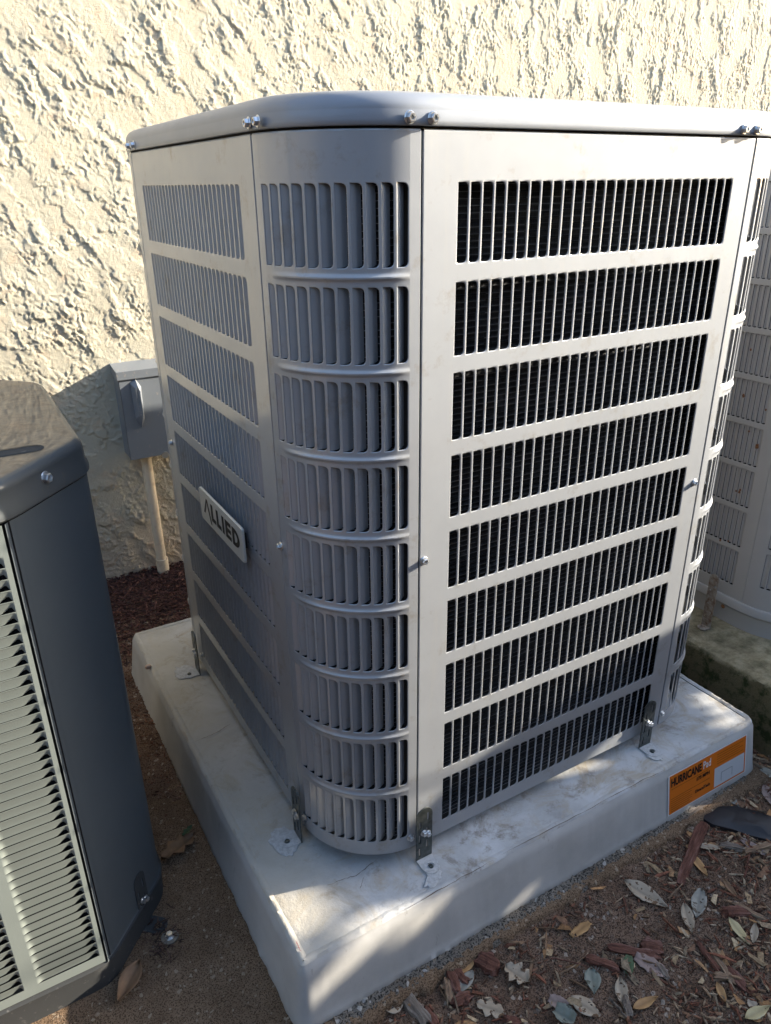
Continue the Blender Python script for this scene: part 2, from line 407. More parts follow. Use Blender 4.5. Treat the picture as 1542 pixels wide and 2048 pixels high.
Yr = Y.copy(); Yr[0] += .006 * perlin(X[0] / .03, X[0] * 0, 44) + .003 * perlin(X[0] / .008, X[0] * 0, 45); Zs[0] -= .004
V = np.stack([X, Yr, Zs], -1).reshape(-1, 3); Fs = grid_faces(len(sx), len(sy))
n0 = len(sx)
e1 = np.stack([X[0], Yr[0] - .004 + .003 * perlin(X[0] / .006, X[0] * 0, 46), Zs[0] - .012], -1)
e2 = np.stack([X[0], Yr[0] - .006, Zs[0] - .06], -1)
V = np.concatenate([e2, e1, V]); Fe = grid_faces(n0, 3); Fs = np.concatenate([Fe, Fs + 2 * n0])
sl_ = struct(link('concrete_slab', np_mesh('concrete_slab', V, Fs, M['slab'])))
# rough aggregate lip showing below the front of the pad
ex = np.arange(-.06, .80, .0028); ey = np.linspace(0, 1, 14)
X, T = np.meshgrid(ex, ey)
wid = .036 * (1 - .45 * sstep(.3, .8, X))
Yb = -.080 - T * wid + .003 * perlin(X / .012, T * 3, 47)
Zb = -.1235 - .010 * T ** 2 - .014 * sstep(.75, 1, T) + .0028 * perlin(X / .007, T * 5, 48) + .0018 * perlin(X / .0035, T * 9, 49)
V = np.stack([X, Yb, Zb], -1).reshape(-1, 3)
struct(link('slab_edge', np_mesh('slab_edge', V, grid_faces(len(ex), 14)[:, ::-1], M['edge'])))

# ================================================================== equipment pad
PZ, PB = -.022, -.126
pad = thing('equipment_pad', 'pale concrete-skinned foam pad with orange sticker under the new grey condenser', 'pad', (0, 0, PB))
def side_off(z):            # draft of the pad's sides
    return .016 * (PZ - z) / (PZ - PB)
pts, nr = rrect(-.094, -.071, .833, .838, (.008, .022, .02, .014), .004)
def ploop(off, z, amp=0.0, seed=0, zn=0.0):
    n = perlin(pts[:, 0] / .03 + seed, pts[:, 1] / .03, 51 + seed) * .6 + perlin(pts[:, 0] / .008, pts[:, 1] / .008, 52 + seed) * .4
    zz = z + zn * perlin(pts[:, 0] / .012, pts[:, 1] / .012, 53 + seed)
    return np.stack([pts[:, 0] + nr[:, 0] * (off + amp * n), pts[:, 1] + nr[:, 1] * (off + amp * n), zz], -1)
mb = MB()
L = [ploop(side_off(PB) - .002, PB - .004, .0025, 3), ploop(side_off(PB) + .001, PB + .002, .0022, 2, .0022), ploop(side_off(PB + .01), PB + .010, .0008, 1)]
L += [ploop(side_off(z), z, .0005, 5) for z in np.linspace(PB + .02, PZ - .012, 8)]
L += [ploop(-.0005, PZ - .0075, .0008, 6, .0006), ploop(-.0022, PZ - .0028, .0012, 7, .0008)]
mb.loops([list(map(tuple, l)) for l in L])
child('pad_side', mb, M['padside'], pad, 60)
mb = MB()
L = [ploop(-.0022, PZ - .0028, .0012, 7, .0008), ploop(-.0055, PZ + .0012, .0010, 8, .0011), ploop(-.010, PZ + .0008, .001, 9, .0009), ploop(-.0135, PZ - .0006, .001, 10, .0005)]
mb.loops([list(map(tuple, l)) for l in L])
child('pad_rim', mb, M['pad'], pad, 60)
tx = np.arange(-.0840, .8232, .0055); ty = np.arange(-.0610, .8282, .0055)
X, Y = np.meshgrid(tx, ty)
Zt = PZ + .0007 * perlin(X / .05, Y / .05, 54) + .0004 * perlin(X / .015, Y / .015, 55) - .0002
d_ = np.minimum.reduce([X - tx[0], tx[-1] - X, Y - ty[0], ty[-1] - Y]); Zt = Zt * 1 - .0008 * (d_ < .003)
o = link('pad_top', np_mesh('pad_top', np.stack([X, Y, Zt], -1).reshape(-1, 3), grid_faces(len(tx), len(ty)), M['pad']), pad); o.location = -pad.location
# hairline cracks as thin dark grooves lying on the surface
def crack(pxs, z, w, mt=M['black'], name='crack', parent=pad, plane=None):
    P = [bp(a, b, 2, z) for a, b in pxs]; Q = []
    for i in range(len(P) - 1):
        for k in range(8):
            q = P[i].lerp(P[i + 1], k / 8); q += Vector((random.uniform(-1, 1), random.uniform(-1, 1), 0)) * .0009; Q.append(q)
    Q.append(P[-1]); rows = [[], []]
    for i, q in enumerate(Q):
        d = (Q[min(i + 1, len(Q) - 1)] - Q[max(i - 1, 0)]).normalized(); n = Vector((-d.y, d.x, 0)); ww = w * random.uniform(.2, 1) * min(1, 5 * min(i, len(Q) - 1 - i) / len(Q) + .15)
        rows[0].append(q + n * ww); rows[1].append(q - n * ww)
    m_ = MB(); m_.grid(rows); c_ = child(name, m_, mt, parent); return c_
M['crack'] = mat('crack_dirt', (.13, .10, .075), .95)
crack([(392, 1480), (430, 1465), (463, 1445)], PZ + .0018, .0007, M['crack'])
crack([(655, 1768), (690, 1755), (712, 1748), (755, 1715)], PZ + .0016, .0006, M['crack'])
crack([(800, 1822), (900, 1765), (985, 1718)], PZ + .0030, .0008, M['crack'])
crack([(720, 1775), (728, 1752)], PZ + .0016, .0006, M['crack'])
crack([(1000, 1708), (1150, 1630), (1280, 1560), (1330, 1538)], PZ + .0030, .0008, M['crack'])
M['redmark'] = mat('red_mark', (.35, .03, .05), .8)
crack([(592, 1880), (597, 1893), (603, 1903)], PZ + .0035, .0005, M['redmark'], 'red_scuff')

# sticker on the pad's front
def pf(x, z, d=0.0):        # point on the pad's front side
    return (x, -.071 - side_off(z) - d, z)
st = child('sticker', MB(), None, pad)
def flat(name, polys, mt, d, parent=pad, par_loc=True, fn=pf):
    m_ = MB()
    for P in polys: m_.add([fn(a, b, d) for a, b in P], [tuple(range(len(P)))])
    return child(name, m_, mt, parent)
bpy.data.objects.remove(st)
SX0, SX1 = .592, .796
zt0, zb0 = -.037, -.113
def strip(a, b, w): return [(a, b), (a + w, b)]
def rect(x0, z0, x1, z1): return [(x0, z0), (x1, z0), (x1, z1), (x0, z1)]
SXM = SX0 + .118
flat('sticker_border', [rect(SX0 - .003, zb0 - .002, SX1 + .003, zt0 + .002)], M['white'], .0012)
flat('orange_field', [rect(SX0, zb0, SXM, zt0), rect(SXM, zt0 - .034, SX1, zt0), rect(SXM, zb0, SX1, zb0 + .003), rect(SX1 - .003, zb0 + .003, SX1, zt0 - .034)], M['orange'], .0016)
M['whitefield'] = mat('white_label_field', (.56, .58, .60), .45)
flat('white_field', [rect(SXM, zb0 + .003, SX1 - .003, zt0 - .034)], M['whitefield'], .0016)
M['orange_dark'] = mat('small_print', (.16, .05, .006), .5)
fine = []
for k in range(7):
    z0 = zt0 - .046 - k * .0042; fine.append(rect(SX0 + .004, z0 - .0008, SX0 + (.105 if k < 1 else .058) - .006 * (k % 3 == 2), z0))
for k in range(5):
    z0 = zt0 - .007 - k * .0047; fine.append(rect(SXM + .005, z0 - .0008, SX1 - .008 - .01 * (k % 2), z0))
fine.append(rect(SX0 + .004, zt0 - .0275, SX0 + .10, zt0 - .0268))
flat('small_print', fine, M['orange_dark'], .0020)
flat('diagram', [rect(SXM + .018, -.103, SXM + .0195, -.085), rect(SXM + .018, -.0865, SXM + .048, -.085), rect(SXM + .048, -.103, SXM + .0495, -.085)], mat('diagram_grey', (.28, .31, .32), .6), .0020)
def text(name, s, size, mt, fn, parent, bold=0.0, sx=1.0):
    cu = bpy.data.curves.new(name, 'FONT'); cu.body = s; cu.size = size; cu.offset = bold; cu.resolution_u = 3
    to = bpy.data.objects.new(name, cu); S.collection.objects.link(to)
    dg = bpy.context.evaluated_depsgraph_get(); dg.update()
    me = bpy.data.meshes.new_from_object(to.evaluated_get(dg)); bpy.data.objects.remove(to)
    for v in me.vertices: v.co = Vector(fn(v.co.x * sx, v.co.y))
    me.materials.clear(); me.materials.append(mt)
    o = link(name, me, parent); o.location = -Vector(parent.location); return o
text('lettering', 'HURRICANE', .0178, M['black'], lambda a, b: pf(SX0 + .003 + a, zt0 - .0215 + b * 1.25, .0022), pad, .0006, .80)
text('lettering', 'Pad', .0178, M['white'], lambda a, b: pf(SX0 + .0850 + a, zt0 - .0205 + b * 1.2, .0024), pad, .0002, .84)
text('lettering', '175 MPH', .0095, M['black'], lambda a, b: pf(SX0 + .068 + a, zt0 - .037 + b, .0022), pad, .00035, 1.0)
text('lettering', 'DiversiTech', .0085, M['black'], lambda a, b: pf(SX0 + .066 + a, zt0 - .061 + b, .0022), pad, .0003, .95)
# ================================================================== louvred sheet builder
def slot_sheet(u0, u1, v0, v1, slots, rows, mp, rad=.0050, band=None, lip=.0012, seam=.006, both=False, nextra=None):
    """sheet with rows of stamped slots; mp(u,v,d) -> point; rounded corners at the slot's b side"""
    mb = MB(); na = 3
    cells = []
    for i, (a, b) in enumerate(slots):
        ca = (slots[i - 1][1] + a) / 2 if i else a - (slots[1][0] - slots[0][1]) / 2
        cb = (slots[i + 1][0] + b) / 2 if i < len(slots) - 1 else b + (slots[-1][0] - slots[-2][1]) / 2
        cells.append((ca, cb))
    us = []
    for (a, b), (ca, cb) in zip(slots, cells): us += [ca, b - rad]
    us.append(cells[-1][1])
    mrg = .0018
    def arc(cx, cz, a0, a1, r):
        return [(cx + r * math.cos(a0 + (a1 - a0) * k / na), cz + r * math.sin(a0 + (a1 - a0) * k / na)) for k in range(na + 1)]
    def outline(a, b, z0, z1, e):     # counter clockwise, e = outward growth
        a -= e; b += e; z0 -= e; z1 += e; r = rad + e
        o = []
        if both: o += arc(a + r, z0 + r, PI, 1.5 * PI, r)
        else: o.append((a, z0))
        o += arc(b - r, z0 + r, -PI / 2, 0, r) + arc(b - r, z1 - r, 0, PI / 2, r)
        if both: o += arc(a + r, z1 - r, PI / 2, PI, r)
        else: o.append((a, z1))
        return o
    for (z0, z1) in rows:
        za, zb = z0 - mrg, z1 + mrg
        for (a, b), (ca, cb) in zip(slots, cells):
            o0 = outline(a, b, z0, z1, .0007); o1 = outline(a, b, z0, z1, 0)
            out = []
            if both: out += [(ca, z0 + rad)] + [(ca, za)] * na
            else: out.append((ca, za))
            out += [(b - rad, za)] + [(cb, za)] * (na - 1) + [(cb, z0 + rad)]
            out += [(cb, z1 - rad)] + [(cb, zb)] * (na - 1) + [(b - rad, zb)]
            if both: out += [(ca, zb)] * na + [(ca, z1 - rad)]
            else: out.append((ca, zb))
            R0 = [mp(u, v, 0) for u, v in out]; R1 = [mp(u, v, 0) for u, v in o0]
            R2 = [mp(u, v, -.0005) for u, v in o1]; R3 = [mp(u, v, -lip) for u, v in o1]
            mb.loops([R0, R1, R2, R3])
    # bands between rows
    edges = [v0] + [e for (z0, z1) in sorted(rows) for e in (z0 - mrg, z1 + mrg)] + [v1]
    for k in range(0, len(edges), 2):
        a, b = edges[k], edges[k + 1]; inner = 0 < k < len(edges) - 2
        n = 9 if (band and inner) else 1
        P = []
        for i in range(n + 1):
            v = a + (b - a) * i / n
            P.append([mp(u, v, band((u - u0) / (u1 - u0), i / n) if (band and inner) else 0) for u in us])
        mb.grid(P)
    # side margins, with the sheet's edges turned in at the seams
    for (p, q) in ((u0, us[0]), (us[-1], u1)):
        n = max(1, int((q - p) / .006)) if nextra else 1
        uu = [p + (q - p) * i / n for i in range(n + 1)]
        vv = [v0] + [e for e in edges[1:-1]] + [v1]
        V_ = []
        for k in range(len(vv) - 1):
            inner = band and k % 2 == 0 and 0 < k < len(vv) - 2
            n2 = 9 if inner else 1
            for i in range(n2):
                v = vv[k] + (vv[k + 1] - vv[k]) * i / n2
                V_.append([mp(u, v, band((u - u0) / (u1 - u0), i / n2) if inner else 0) for u in uu])
        V_.append([mp(u, v1, 0) for u in uu]); mb.grid(V_)
    for u, sg in ((u0, 1), (u1, -1)):
        mb.grid([[mp(u, v, 0), mp(u - sg * .0007, v, -.0007), mp(u - sg * .0007, v, -seam)] for v in (v0, v1)] if sg > 0 else
                [[mp(u, v, 0), mp(u - sg * .0007, v, -.0007), mp(u - sg * .0007, v, -seam)] for v in (v1, v0)])
    uu = [u0] + us + [u1]
    mb.grid([[mp(u, v1, 0) for u in uu], [mp(u, v1 + .0015, -.0008) for u in uu], [mp(u, v1 + .002, -.004) for u in uu]])
    mb.grid([[mp(u, v0 - .0005, -.006) for u in uu], [mp(u, v0 - .0005, -.0006) for u in uu], [mp(u, v0, 0) for u in uu]])
    return mb
def blade(mp, a, b, z0, z1, end, dep, n=5, curl=1.0):
    """louvre blade hinged on the slot's a side and bent inwards towards b"""
    w = b - a; P = []
    prof = [(-.0002, -.0009), (.06, -.0016), (.3 * end, -.32 * dep), (.62 * end, -.68 * dep), (.88 * end, -.93 * dep), (end, -dep)]
    rows = []
    for (t_, d) in prof:
        ins = .0002 + .0022 * (t_ / max(end, .01)) ** 3
        rows.append([mp(a + t_ * w, z0 + ins, d), mp(a + t_ * w, z1 - ins, d)])
    m_ = MB(); m_.grid(rows); return m_

# ================================================================== the new unit
UW, UD, UH, UR = .768, .7714, .9418, .1276
ROWZ = [(.8958 - .099 * k - .0796, .8958 - .099 * k) for k in range(9)]
unit = thing('condenser_unit', 'new light grey condenser with ribbed curved corner louvres and nameplate, standing on the pale pad', 'air conditioner', (UW / 2, UD / 2, PZ))
FP = lambda u, v, d: (u, -d, v)                       # front, u = x
LP = lambda u, v, d: (-d, UD - u, v)                  # left side, u runs from the back to the front
def CP(cx, cy, r, a0):                                # quarter round corner, u = arc length
    def f(u, v, d):
        a = a0 + u / r; return (cx + (r + d) * math.cos(a), cy + (r + d) * math.sin(a), v)
    return f
g = .0020
fs = [(.1721 + k * .016175, .1721 + k * .016175 + .0130) for k in range(27)]
front = child('front_panel', slot_sheet(UR + g, UW - UR - g, 0, UH, fs, ROWZ, FP), M['paint'], unit, 50)
lu0 = UD - .5978; ls = [(lu0 + k * .015815, lu0 + k * .015815 + .0121) for k in range(27)]
left = child('side_panel', slot_sheet(UR + g, UD - UR - g, 0, UH, ls, ROWZ, LP), M['paint'], unit, 50)
def rib(t_, s):
    e = sstep(.11, .22, t_) * sstep(.95, .87, t_)
    return float(.0023 * e * math.exp(-((s - .5) / .155) ** 2))
AL = UR * PI / 2
cpitch = .01565; c0 = .0165
cs_ = [(c0 + k * cpitch, c0 + k * cpitch + .0118) for k in range(11)]
def corner(cx, cy, a0, nm):
    mp = CP(cx, cy, UR, a0)
    return child(nm, slot_sheet(g, AL - g, 0, UH, cs_, ROWZ, mp, band=rib, nextra=True), M['paint'], unit, 35), mp
corn, cmp_ = corner(UR, UR, PI, 'corner_panel')
corn2, cmp2 = corner(UW - UR, UR, 1.5 * PI, 'corner_panel')
corn3, cmp3 = corner(UW - UR, UD - UR, 0, 'corner_panel')
corn4, cmp4 = corner(UR, UD - UR, .5 * PI, 'corner_panel')
RP = lambda u, v, d: (UW + d, u, v)
BP_ = lambda u, v, d: (UW - u, UD + d, v)
child('side_panel', slot_sheet(UR + g, UD - UR - g, 0, UH, [(UD - b, UD - a) for a, b in reversed(ls)], ROWZ, RP), M['paint'], unit, 50)
mb = MB(); mb.grid([[BP_(u, v, 0) for u in (UR + g, UW - UR - g)] for v in (0, UH)]); child('back_panel', mb, M['paint'], unit)
# blades: single parts on the near corner and on seven rows of the front, the rest joined
def add_blades(parent, mp, slots, rows, end, dep, single):
    if single:
        for (z0, z1) in rows:
            for (a, b) in slots:
                o = obj('louver_blade', blade(mp, a, b, z0, z1, end, dep), M['paint'], parent, 60)
    else:
        m_ = MB()
        for (z0, z1) in rows:
            for (a, b) in slots:
                q = blade(mp, a, b, z0, z1, end, dep); m_.add(q.v, q.f)
        stuff(obj('louver_blades', m_, M['paint'], parent, 60))
add_blades(corn, cmp_, cs_, ROWZ, .86, .0085, True)
add_blades(front, FP, fs, ROWZ[:7], .20, .0042, True)
add_blades(front, FP, fs, ROWZ[7:], .20, .0042, False)
add_blades(left, LP, ls, ROWZ, .55, .0085, False)
for c_, m_ in ((corn2, cmp2), (corn3, cmp3), (corn4, cmp4)): add_blades(c_, m_, cs_, ROWZ, .30, .0030, False)
# coil behind the louvres
cp_, cn_ = rrect(.024, .024, UW - .024, UD - .024, UR - .024, .05)
mb = MB(); L = []
z = .006
while z < .935:
    L.append([(p[0], p[1], z) for p in cp_]); L.append([(p[0] + n[0] * .0016, p[1] + n[1] * .0016, z + .0016) for p, n in zip(cp_, cn_)])
    L.append([(p[0] + n[0] * .0016, p[1] + n[1] * .0016, z + .0026) for p, n in zip(cp_, cn_)]); L.append([(p[0], p[1], z + .0036) for p in cp_]); z += .0072
mb.loops(L, cap1=True); child('condenser_coil', mb, M['coil'], unit)
M['coil_tube'] = mat('coil_tube_edge', (.30, .31, .33), .3, .7)
mb = MB()
k = 0; z = .006
while z < .935:
    for a in range(len(cp_)):
        b = (a + 1) % len(cp_); nn = .0018
        mid_hide = random.random() < .25
        if mid_hide: continue
        p, n, q, m2_ = cp_[a], cn_[a], cp_[b], cn_[b]
        mb.add([(p[0] + n[0] * nn, p[1] + n[1] * nn, z + .0017), (q[0] + m2_[0] * nn, q[1] + m2_[1] * nn, z + .0017), (q[0] + m2_[0] * nn, q[1] + m2_[1] * nn, z + .0023), (p[0] + n[0] * nn, p[1] + n[1] * nn, z + .0023)], [(0, 1, 2, 3)])
    z += .0072
stuff(child('coil_tubes', mb, M['coil_tube'], unit))
# dark frame behind the seams
mb = MB()
for (x, y) in ((UR, .005), (UW - UR, .005), (.005, UR), (.005, UD - UR), (UW - .005, UR), (UW - .005, UD - UR)):
    mb = MB()
    mb.box((x - .008, y - .002, 0), (x + .008, y + .019, UH)) if y < .01 else mb.box((x - .003 if x < .1 else x - .019, y - .008, 0), (x + .019 if x < .1 else x + .003, y + .008, UH))
    child('frame_post', mb, M['void'], unit)
# base pan
bp_, bn_ = rrect(.032, .032, UW - .032, UD - .032, UR - .032, .05)
mb = MB(); mb.loops([[(p[0], p[1], zz) for p in bp_] for zz in (PZ + .001, .012)], cap0=True, cap1=True); child('base_pan', mb, M['pan'], unit, 40)
# lid
lp, ln = rrect(0, 0, UW, UD, UR, .03)
prof = [(-.006, .9462), (.0012, .9457), (.0026, .9464), (.0034, .9485), (.0034, .9510), (.0028, .9560), (.0020, .9600)]
for k in range(9):
    a = .5 * PI * k / 8; prof.append((-.016 + .018 * math.cos(a), .9600 + .0165 * math.sin(a)))
prof += [(-.03, .9765), (-.06, .9745), (-.09, .972), (-.11, .966)]
mb = MB(); mb.loops([[(p[0] + n[0] * o_, p[1] + n[1] * o_, z_) for p, n in zip(lp, ln)] for o_, z_ in prof])
prof = [(-.006, .9448), (-.007, .95)] and prof
lid = child('lid', mb, M['paint_lid'], unit, 40)
mb = MB()
for k in range(12):
    r_ = .05 + k * .017; mb.tube([(UW / 2 + r_ * math.cos(a), UD / 2 + r_ * math.sin(a), .968) for a in np.linspace(0, 2 * PI, 33)], .0016, 5, False)
for k in range(8):
    a = k * PI / 4; mb.tube([(UW / 2 + .04 * math.cos(a), UD / 2 + .04 * math.sin(a), .966), (UW / 2 + .28 * math.cos(a), UD / 2 + .28 * math.sin(a), .966)], .002, 5)
child('fan_guard', mb, M['black'], unit, 60)
mb = MB(); mb.loops([[(p[0] - n[0] * .0035, p[1] - n[1] * .0035, z_) for p, n in zip(lp, ln)] for z_ in (.935, .962)]); child('top_frame', mb, M['void'], unit)  # black ring added behind the lid gap so the gap looks dark
# screws
def screw_mesh(scale=1.0):
    m_ = MB()
    def ring(r, z, n, off=0): return [(r * math.cos(2 * PI * k / n + off), r * math.sin(2 * PI * k / n + off), z) for k in range(n)]
    m_.loops([ring(.0058, 0, 18), ring(.0060, .0006, 18), ring(.0052, .0014, 18)], cap1=True)
    m_.loops([ring(.0044, .0012, 6), ring(.0044, .0048, 6), ring(.0038, .0056, 6), ring(.0024, .0056, 6), ring(.0020, .0047, 6)], cap1=True)
    m_.v = [tuple(c * scale for c in v) for v in m_.v]; return m_
SCR = mesh_from('screw', screw_mesh(), M['zinc'])
SCRD = mesh_from('bolt', screw_mesh(), M['strap'])
def screw(parent, loc, nrm, sc=1.0, name='screw'):
    o = link(name, SCR, parent); base = Vector(parent.location) if parent.parent is None else Vector((0, 0, 0))
    o.location = Vector(loc) - base; q = Vector(nrm).to_track_quat('Z', 'Y'); o.rotation_mode = 'QUATERNION'
    o.rotation_quaternion = q @ Vector((0, 0, 1)).rotation_difference(Vector((0, 0, 1))); o.scale = (sc, sc, sc); return o
n_ = (0, -1, 0); w_ = (-1, 0, 0)
for x in (.111, .137, .607, .633): screw(unit, (x, -.0035 + (.001 if x < .127 or x > .64 else 0), .9525), n_, 1.05)
for y in (.121, .096, .602, .577 + .055): screw(unit, (-.0035, y, .9525), w_, 1.0)
for x, z in ((.1345, .470), (.629, .470)): screw(unit, (x, -.0002, z), n_, .95)
for x, z in ((.1165, .020), (.646, .024)): screw(unit, (x, .0 + .0006, z), n_, .95)
for y, z in ((.127, .472), (.624, .471), (.112, .023), (.597, .030)): screw(unit, (-.0002, y, z), w_, .95)
# nameplate
bx = -.0125
mb = MB()
cr = .004
zc, yc = .4245, .340; hw, hh = .0975, .0275
pl, pn = rrect(-hw, -hh, hw, hh, .005, 1)
P0 = [(bx + .0036, yc - p[0], zc + p[1]) for p in pl]; P1 = [(bx + .001, yc - p[0], zc + p[1]) for p in pl]; P2 = [(bx, yc - p[0] * .993, zc + p[1] * .98) for p in pl]
mb.loops([P0, P1, P2], cap1=True, cap0=True)
plate = child('nameplate', mb, M['badge'], unit, 30)
mb = MB()
mb.box((bx + .0030, yc - .08, zc - .012), (-.0003, yc - .06, zc + .012)); child('nameplate_clip', mb, M['rubber'], unit); mb = MB(); mb.box((bx + .0030, yc + .06, zc - .012), (-.0003, yc + .08, zc + .012))
child('nameplate_clip', mb, M['rubber'], unit)
def lp_(a, b): return (bx - .0004, yc + hw - a, zc - hh + b)     # a from the reader's left edge, b up
LB, LT = .015, .044
polys = [[(.012, LB + .002), (.0185, LB + .002), (.0305, LT + .001), (.0265, LT + .001)] , [(.0262, LT + .001), (.0318, LT + .001), (.0460, LB - .0085), (.0400, LB - .0085)]]
def Lr(x): return [[(x, LB), (x + .0085, LB), (x + .0085, LT), (x, LT)], [(x + .0085, LB), (x + .019, LB), (x + .019, LB + .0075), (x + .0085, LB + .0075)]]
polys += Lr(.0455) + Lr(.068)
polys += [[(.091, LB), (.0995, LB), (.0995, LT), (.091, LT)]]
x = .1045; polys += [[(x, LB), (x + .0085, LB), (x + .0085, LT), (x, LT)]] + [[(x + .0085, zz), (x + .022, zz), (x + .022, zz + .0068), (x + .0085, zz + .0068)] for zz in (LB, (LB + LT) / 2 - .0034, LT - .0068)]
x = .131; polys += [[(x, LB), (x + .0085, LB), (x + .0085, LT), (x, LT)]]
ro = [(x + .0085 + .0185 * math.cos(a), (LB + LT) / 2 + .0145 * math.sin(a)) for a in np.linspace(-PI / 2, PI / 2, 13)]
ri = [(x + .0085 + .0100 * math.cos(a), (LB + LT) / 2 + .0078 * math.sin(a)) for a in np.linspace(-PI / 2, PI / 2, 13)]
for k in range(12): polys.append([ri[k], ro[k], ro[k + 1], ri[k + 1]])
mb = MB()
for P in polys: mb.add([lp_(a * 1.13 + .004, b) for a, b in P], [tuple(range(len(P)))])
o = obj('lettering', mb, M['black'], plate)

# ================================================================== hold-down straps
def plate_grid(w, h, holes, th, round_top=True, nx=None):
    """flat strap in local x (width), z (height), thickness along y, holes = rects"""
    X_ = sorted(set([0, w] + [c for hh_ in holes for c in (hh_[0], hh_[2])])); Z_ = sorted(set([0, h] + [c for hh_ in holes for c in (hh_[1], hh_[3])] + ([h - w / 2 + w / 2 * math.sin(a) for a in (0, .5, .9, 1.2, 1.45)] if round_top else [])))
    def solid(i, j):
        cx, cz = (X_[i] + X_[i + 1]) / 2, (Z_[j] + Z_[j + 1]) / 2
        return not any(a < cx < c and b < cz < d for a, b, c, d in holes)
    def warp(x, z):
        if round_top and z > h - w / 2:
            hwid = math.sqrt(max(0, (w / 2) ** 2 - (z - h + w / 2) ** 2)); return (w / 2 + (x - w / 2) * max(hwid / (w / 2), .12), z)
        return x, z
    m_ = MB()
    for i in range(len(X_) - 1):
        for j in range(len(Z_) - 1):
            if not (0 <= i and solid(i, j)): continue
            c = [warp(X_[i], Z_[j]), warp(X_[i + 1], Z_[j]), warp(X_[i + 1], Z_[j + 1]), warp(X_[i], Z_[j + 1])]
            m_.add([(p[0], 0, p[1]) for p in c] + [(p[0], th, p[1]) for p in c], [(0, 1, 2, 3), (7, 6, 5, 4)])
            o_ = len(m_.v) - 8
            for (a, b, ii, jj) in ((0, 1, i, j - 1), (1, 2, i + 1, j), (2, 3, i, j + 1), (3, 0, i - 1, j)):
                if ii < 0 or jj < 0 or ii >= len(X_) - 1 or jj >= len(Z_) - 1 or not solid(ii, jj): m_.f.append((o_ + b, o_ + a, o_ + a + 4, o_ + b + 4))
    return m_
SW, SH = .027, .098
hol = [(.004, .008, .0075, .024), (.0165, .020, .020, .036), (.004, .034, .0075, .050), (.0165, .045, .020, .060), (.0045, .062, .008, .075), (.018, .072, .0215, .088)]
def strap(nm, org, rz, label, bolt=True, mt=None, group='hold-down straps on the pale pad', tilt=0, h=SH, holes=hol, w=SW, zpad=PZ, foot=.031, screws=((.012, .052), (.019, .048))):
    t_ = thing(nm, label, 'bracket', (org[0], org[1], zpad), group); t_.rotation_euler = (tilt, 0, rz)
    mt = mt or M['strap']
    obj('strap', plate_grid(w, h, holes, .002), mt, t_)
    m_ = MB(); n = 9
    prof_ = [(0, .002), (w, .002)]
    out = [(0, .002, 0), (w, .002, 0)] + [(w / 2 + w / 2 * math.cos(a), -foot + w / 2 - w / 2 * math.sin(a), 0) for a in np.linspace(0, PI, n)]
    cx, cy, hr = w / 2, -foot + w / 2, .0058
    # foot plate with a round hole
    N = 20; outer = []; inner = []
    for k in range(N):
        a = 2 * PI * k / N; dx, dy = math.cos(a), math.sin(a)
        # distance to outline
        if dy <= 0: r_ = w / 2
        else: r_ = min((w / 2) / abs(dx) if abs(dx) > 1e-6 else 9, (.002 - cy) / dy)
        outer.append((cx + dx * r_, cy + dy * r_)); inner.append((cx + dx * hr, cy + dy * hr))
    m_.loops([[(a, b, .0005) for a, b in outer], [(a, b, .0026) for a, b in outer], [(a, b, .0026) for a, b in inner], [(a, b, .0002) for a, b in inner]], cap1=True)
    obj('foot', m_, M['dust'] if mt is M['strap'] else mt, t_, 30)
    if bolt:
        b_ = link('bolt', SCRD, t_); b_.location = (cx, cy, .001); b_.scale = (.8, .8, .55)
    for (sx_, sz_) in screws:
        b_ = link('screw', SCR, t_); b_.location = (sx_, 0, sz_); b_.rotation_euler = (PI / 2, 0, 0); b_.scale = (.9,) * 3
    return t_
strap('hold_down_strap', (.1205, -.0105, 0), 0, 'slotted galvanized strap beside the seam right of the curved near corner')
strap('hold_down_strap', (.586, -.0105, 0), 0, 'slotted galvanized strap at the far right end of the front panel')
strap('hold_down_strap', (-.0105, .136, 0), -PI / 2, 'slotted galvanized strap on the side face just left of the curved near corner')
strap('hold_down_strap', (-.0105, .632, 0), -PI / 2, 'slotted galvanized strap at the back end of the nameplate side')

# mortar dust round the feet
def dust(pxs, label, z=PZ + .0010, th=.0007, seed=3, name='mortar_dust'):
    P = [bp(a, b, 2, z) for a, b in pxs]; c = sum(P, Vector()) / len(P)
    R = []
    n = 140
    for k in range(n):
        t_ = k / n * len(P); i = int(t_); f = t_ - i; p = P[i].lerp(P[(i + 1) % len(P)], f)
        d = p - c; j = .96 + .04 * float(perlin(k * .45, seed, 61)) + .035 * float(perlin(k * 1.1, seed, 63)) + .24 * float(perlin(k * .11, seed + len(P), 62)); R.append((c.x + d.x * j, c.y + d.y * j))
    m_ = MB(); L_ = []
    for s, zz in ((1.0, -.001), (.985, .6), (.94, 1.0), (.75, 1.15), (.45, .9), (.15, 1.0)):
        L_.append([(c.x + (a - c.x) * s * .74, c.y + (b - c.y) * s * .74, z + th * (zz + .35 * float(perlin(a * s / .01, b * s / .01, seed)))) for a, b in R])
    m_.loops(L_, cap1=True)
    o = obj(name, m_, M['dust'], None, 70); tag(o, label, 'dust', 'mortar dust patches on the pale pad'); return o
dust([(545, 1645), (570, 1640), (600, 1652), (612, 1680), (605, 1705), (588, 1722), (556, 1718), (530, 1690), (528, 1660)], 'crusty white mortar patch round the strap foot left of the curved corner')
dust([(838, 1724), (866, 1710), (888, 1728), (890, 1755), (872, 1782), (840, 1782), (850, 1752)], 'white mortar dust round the strap foot below the near seam')
dust([(1282, 1506), (1308, 1494), (1325, 1508), (1330, 1522), (1308, 1522), (1290, 1515)], 'thin white dust round the strap foot at the right end')
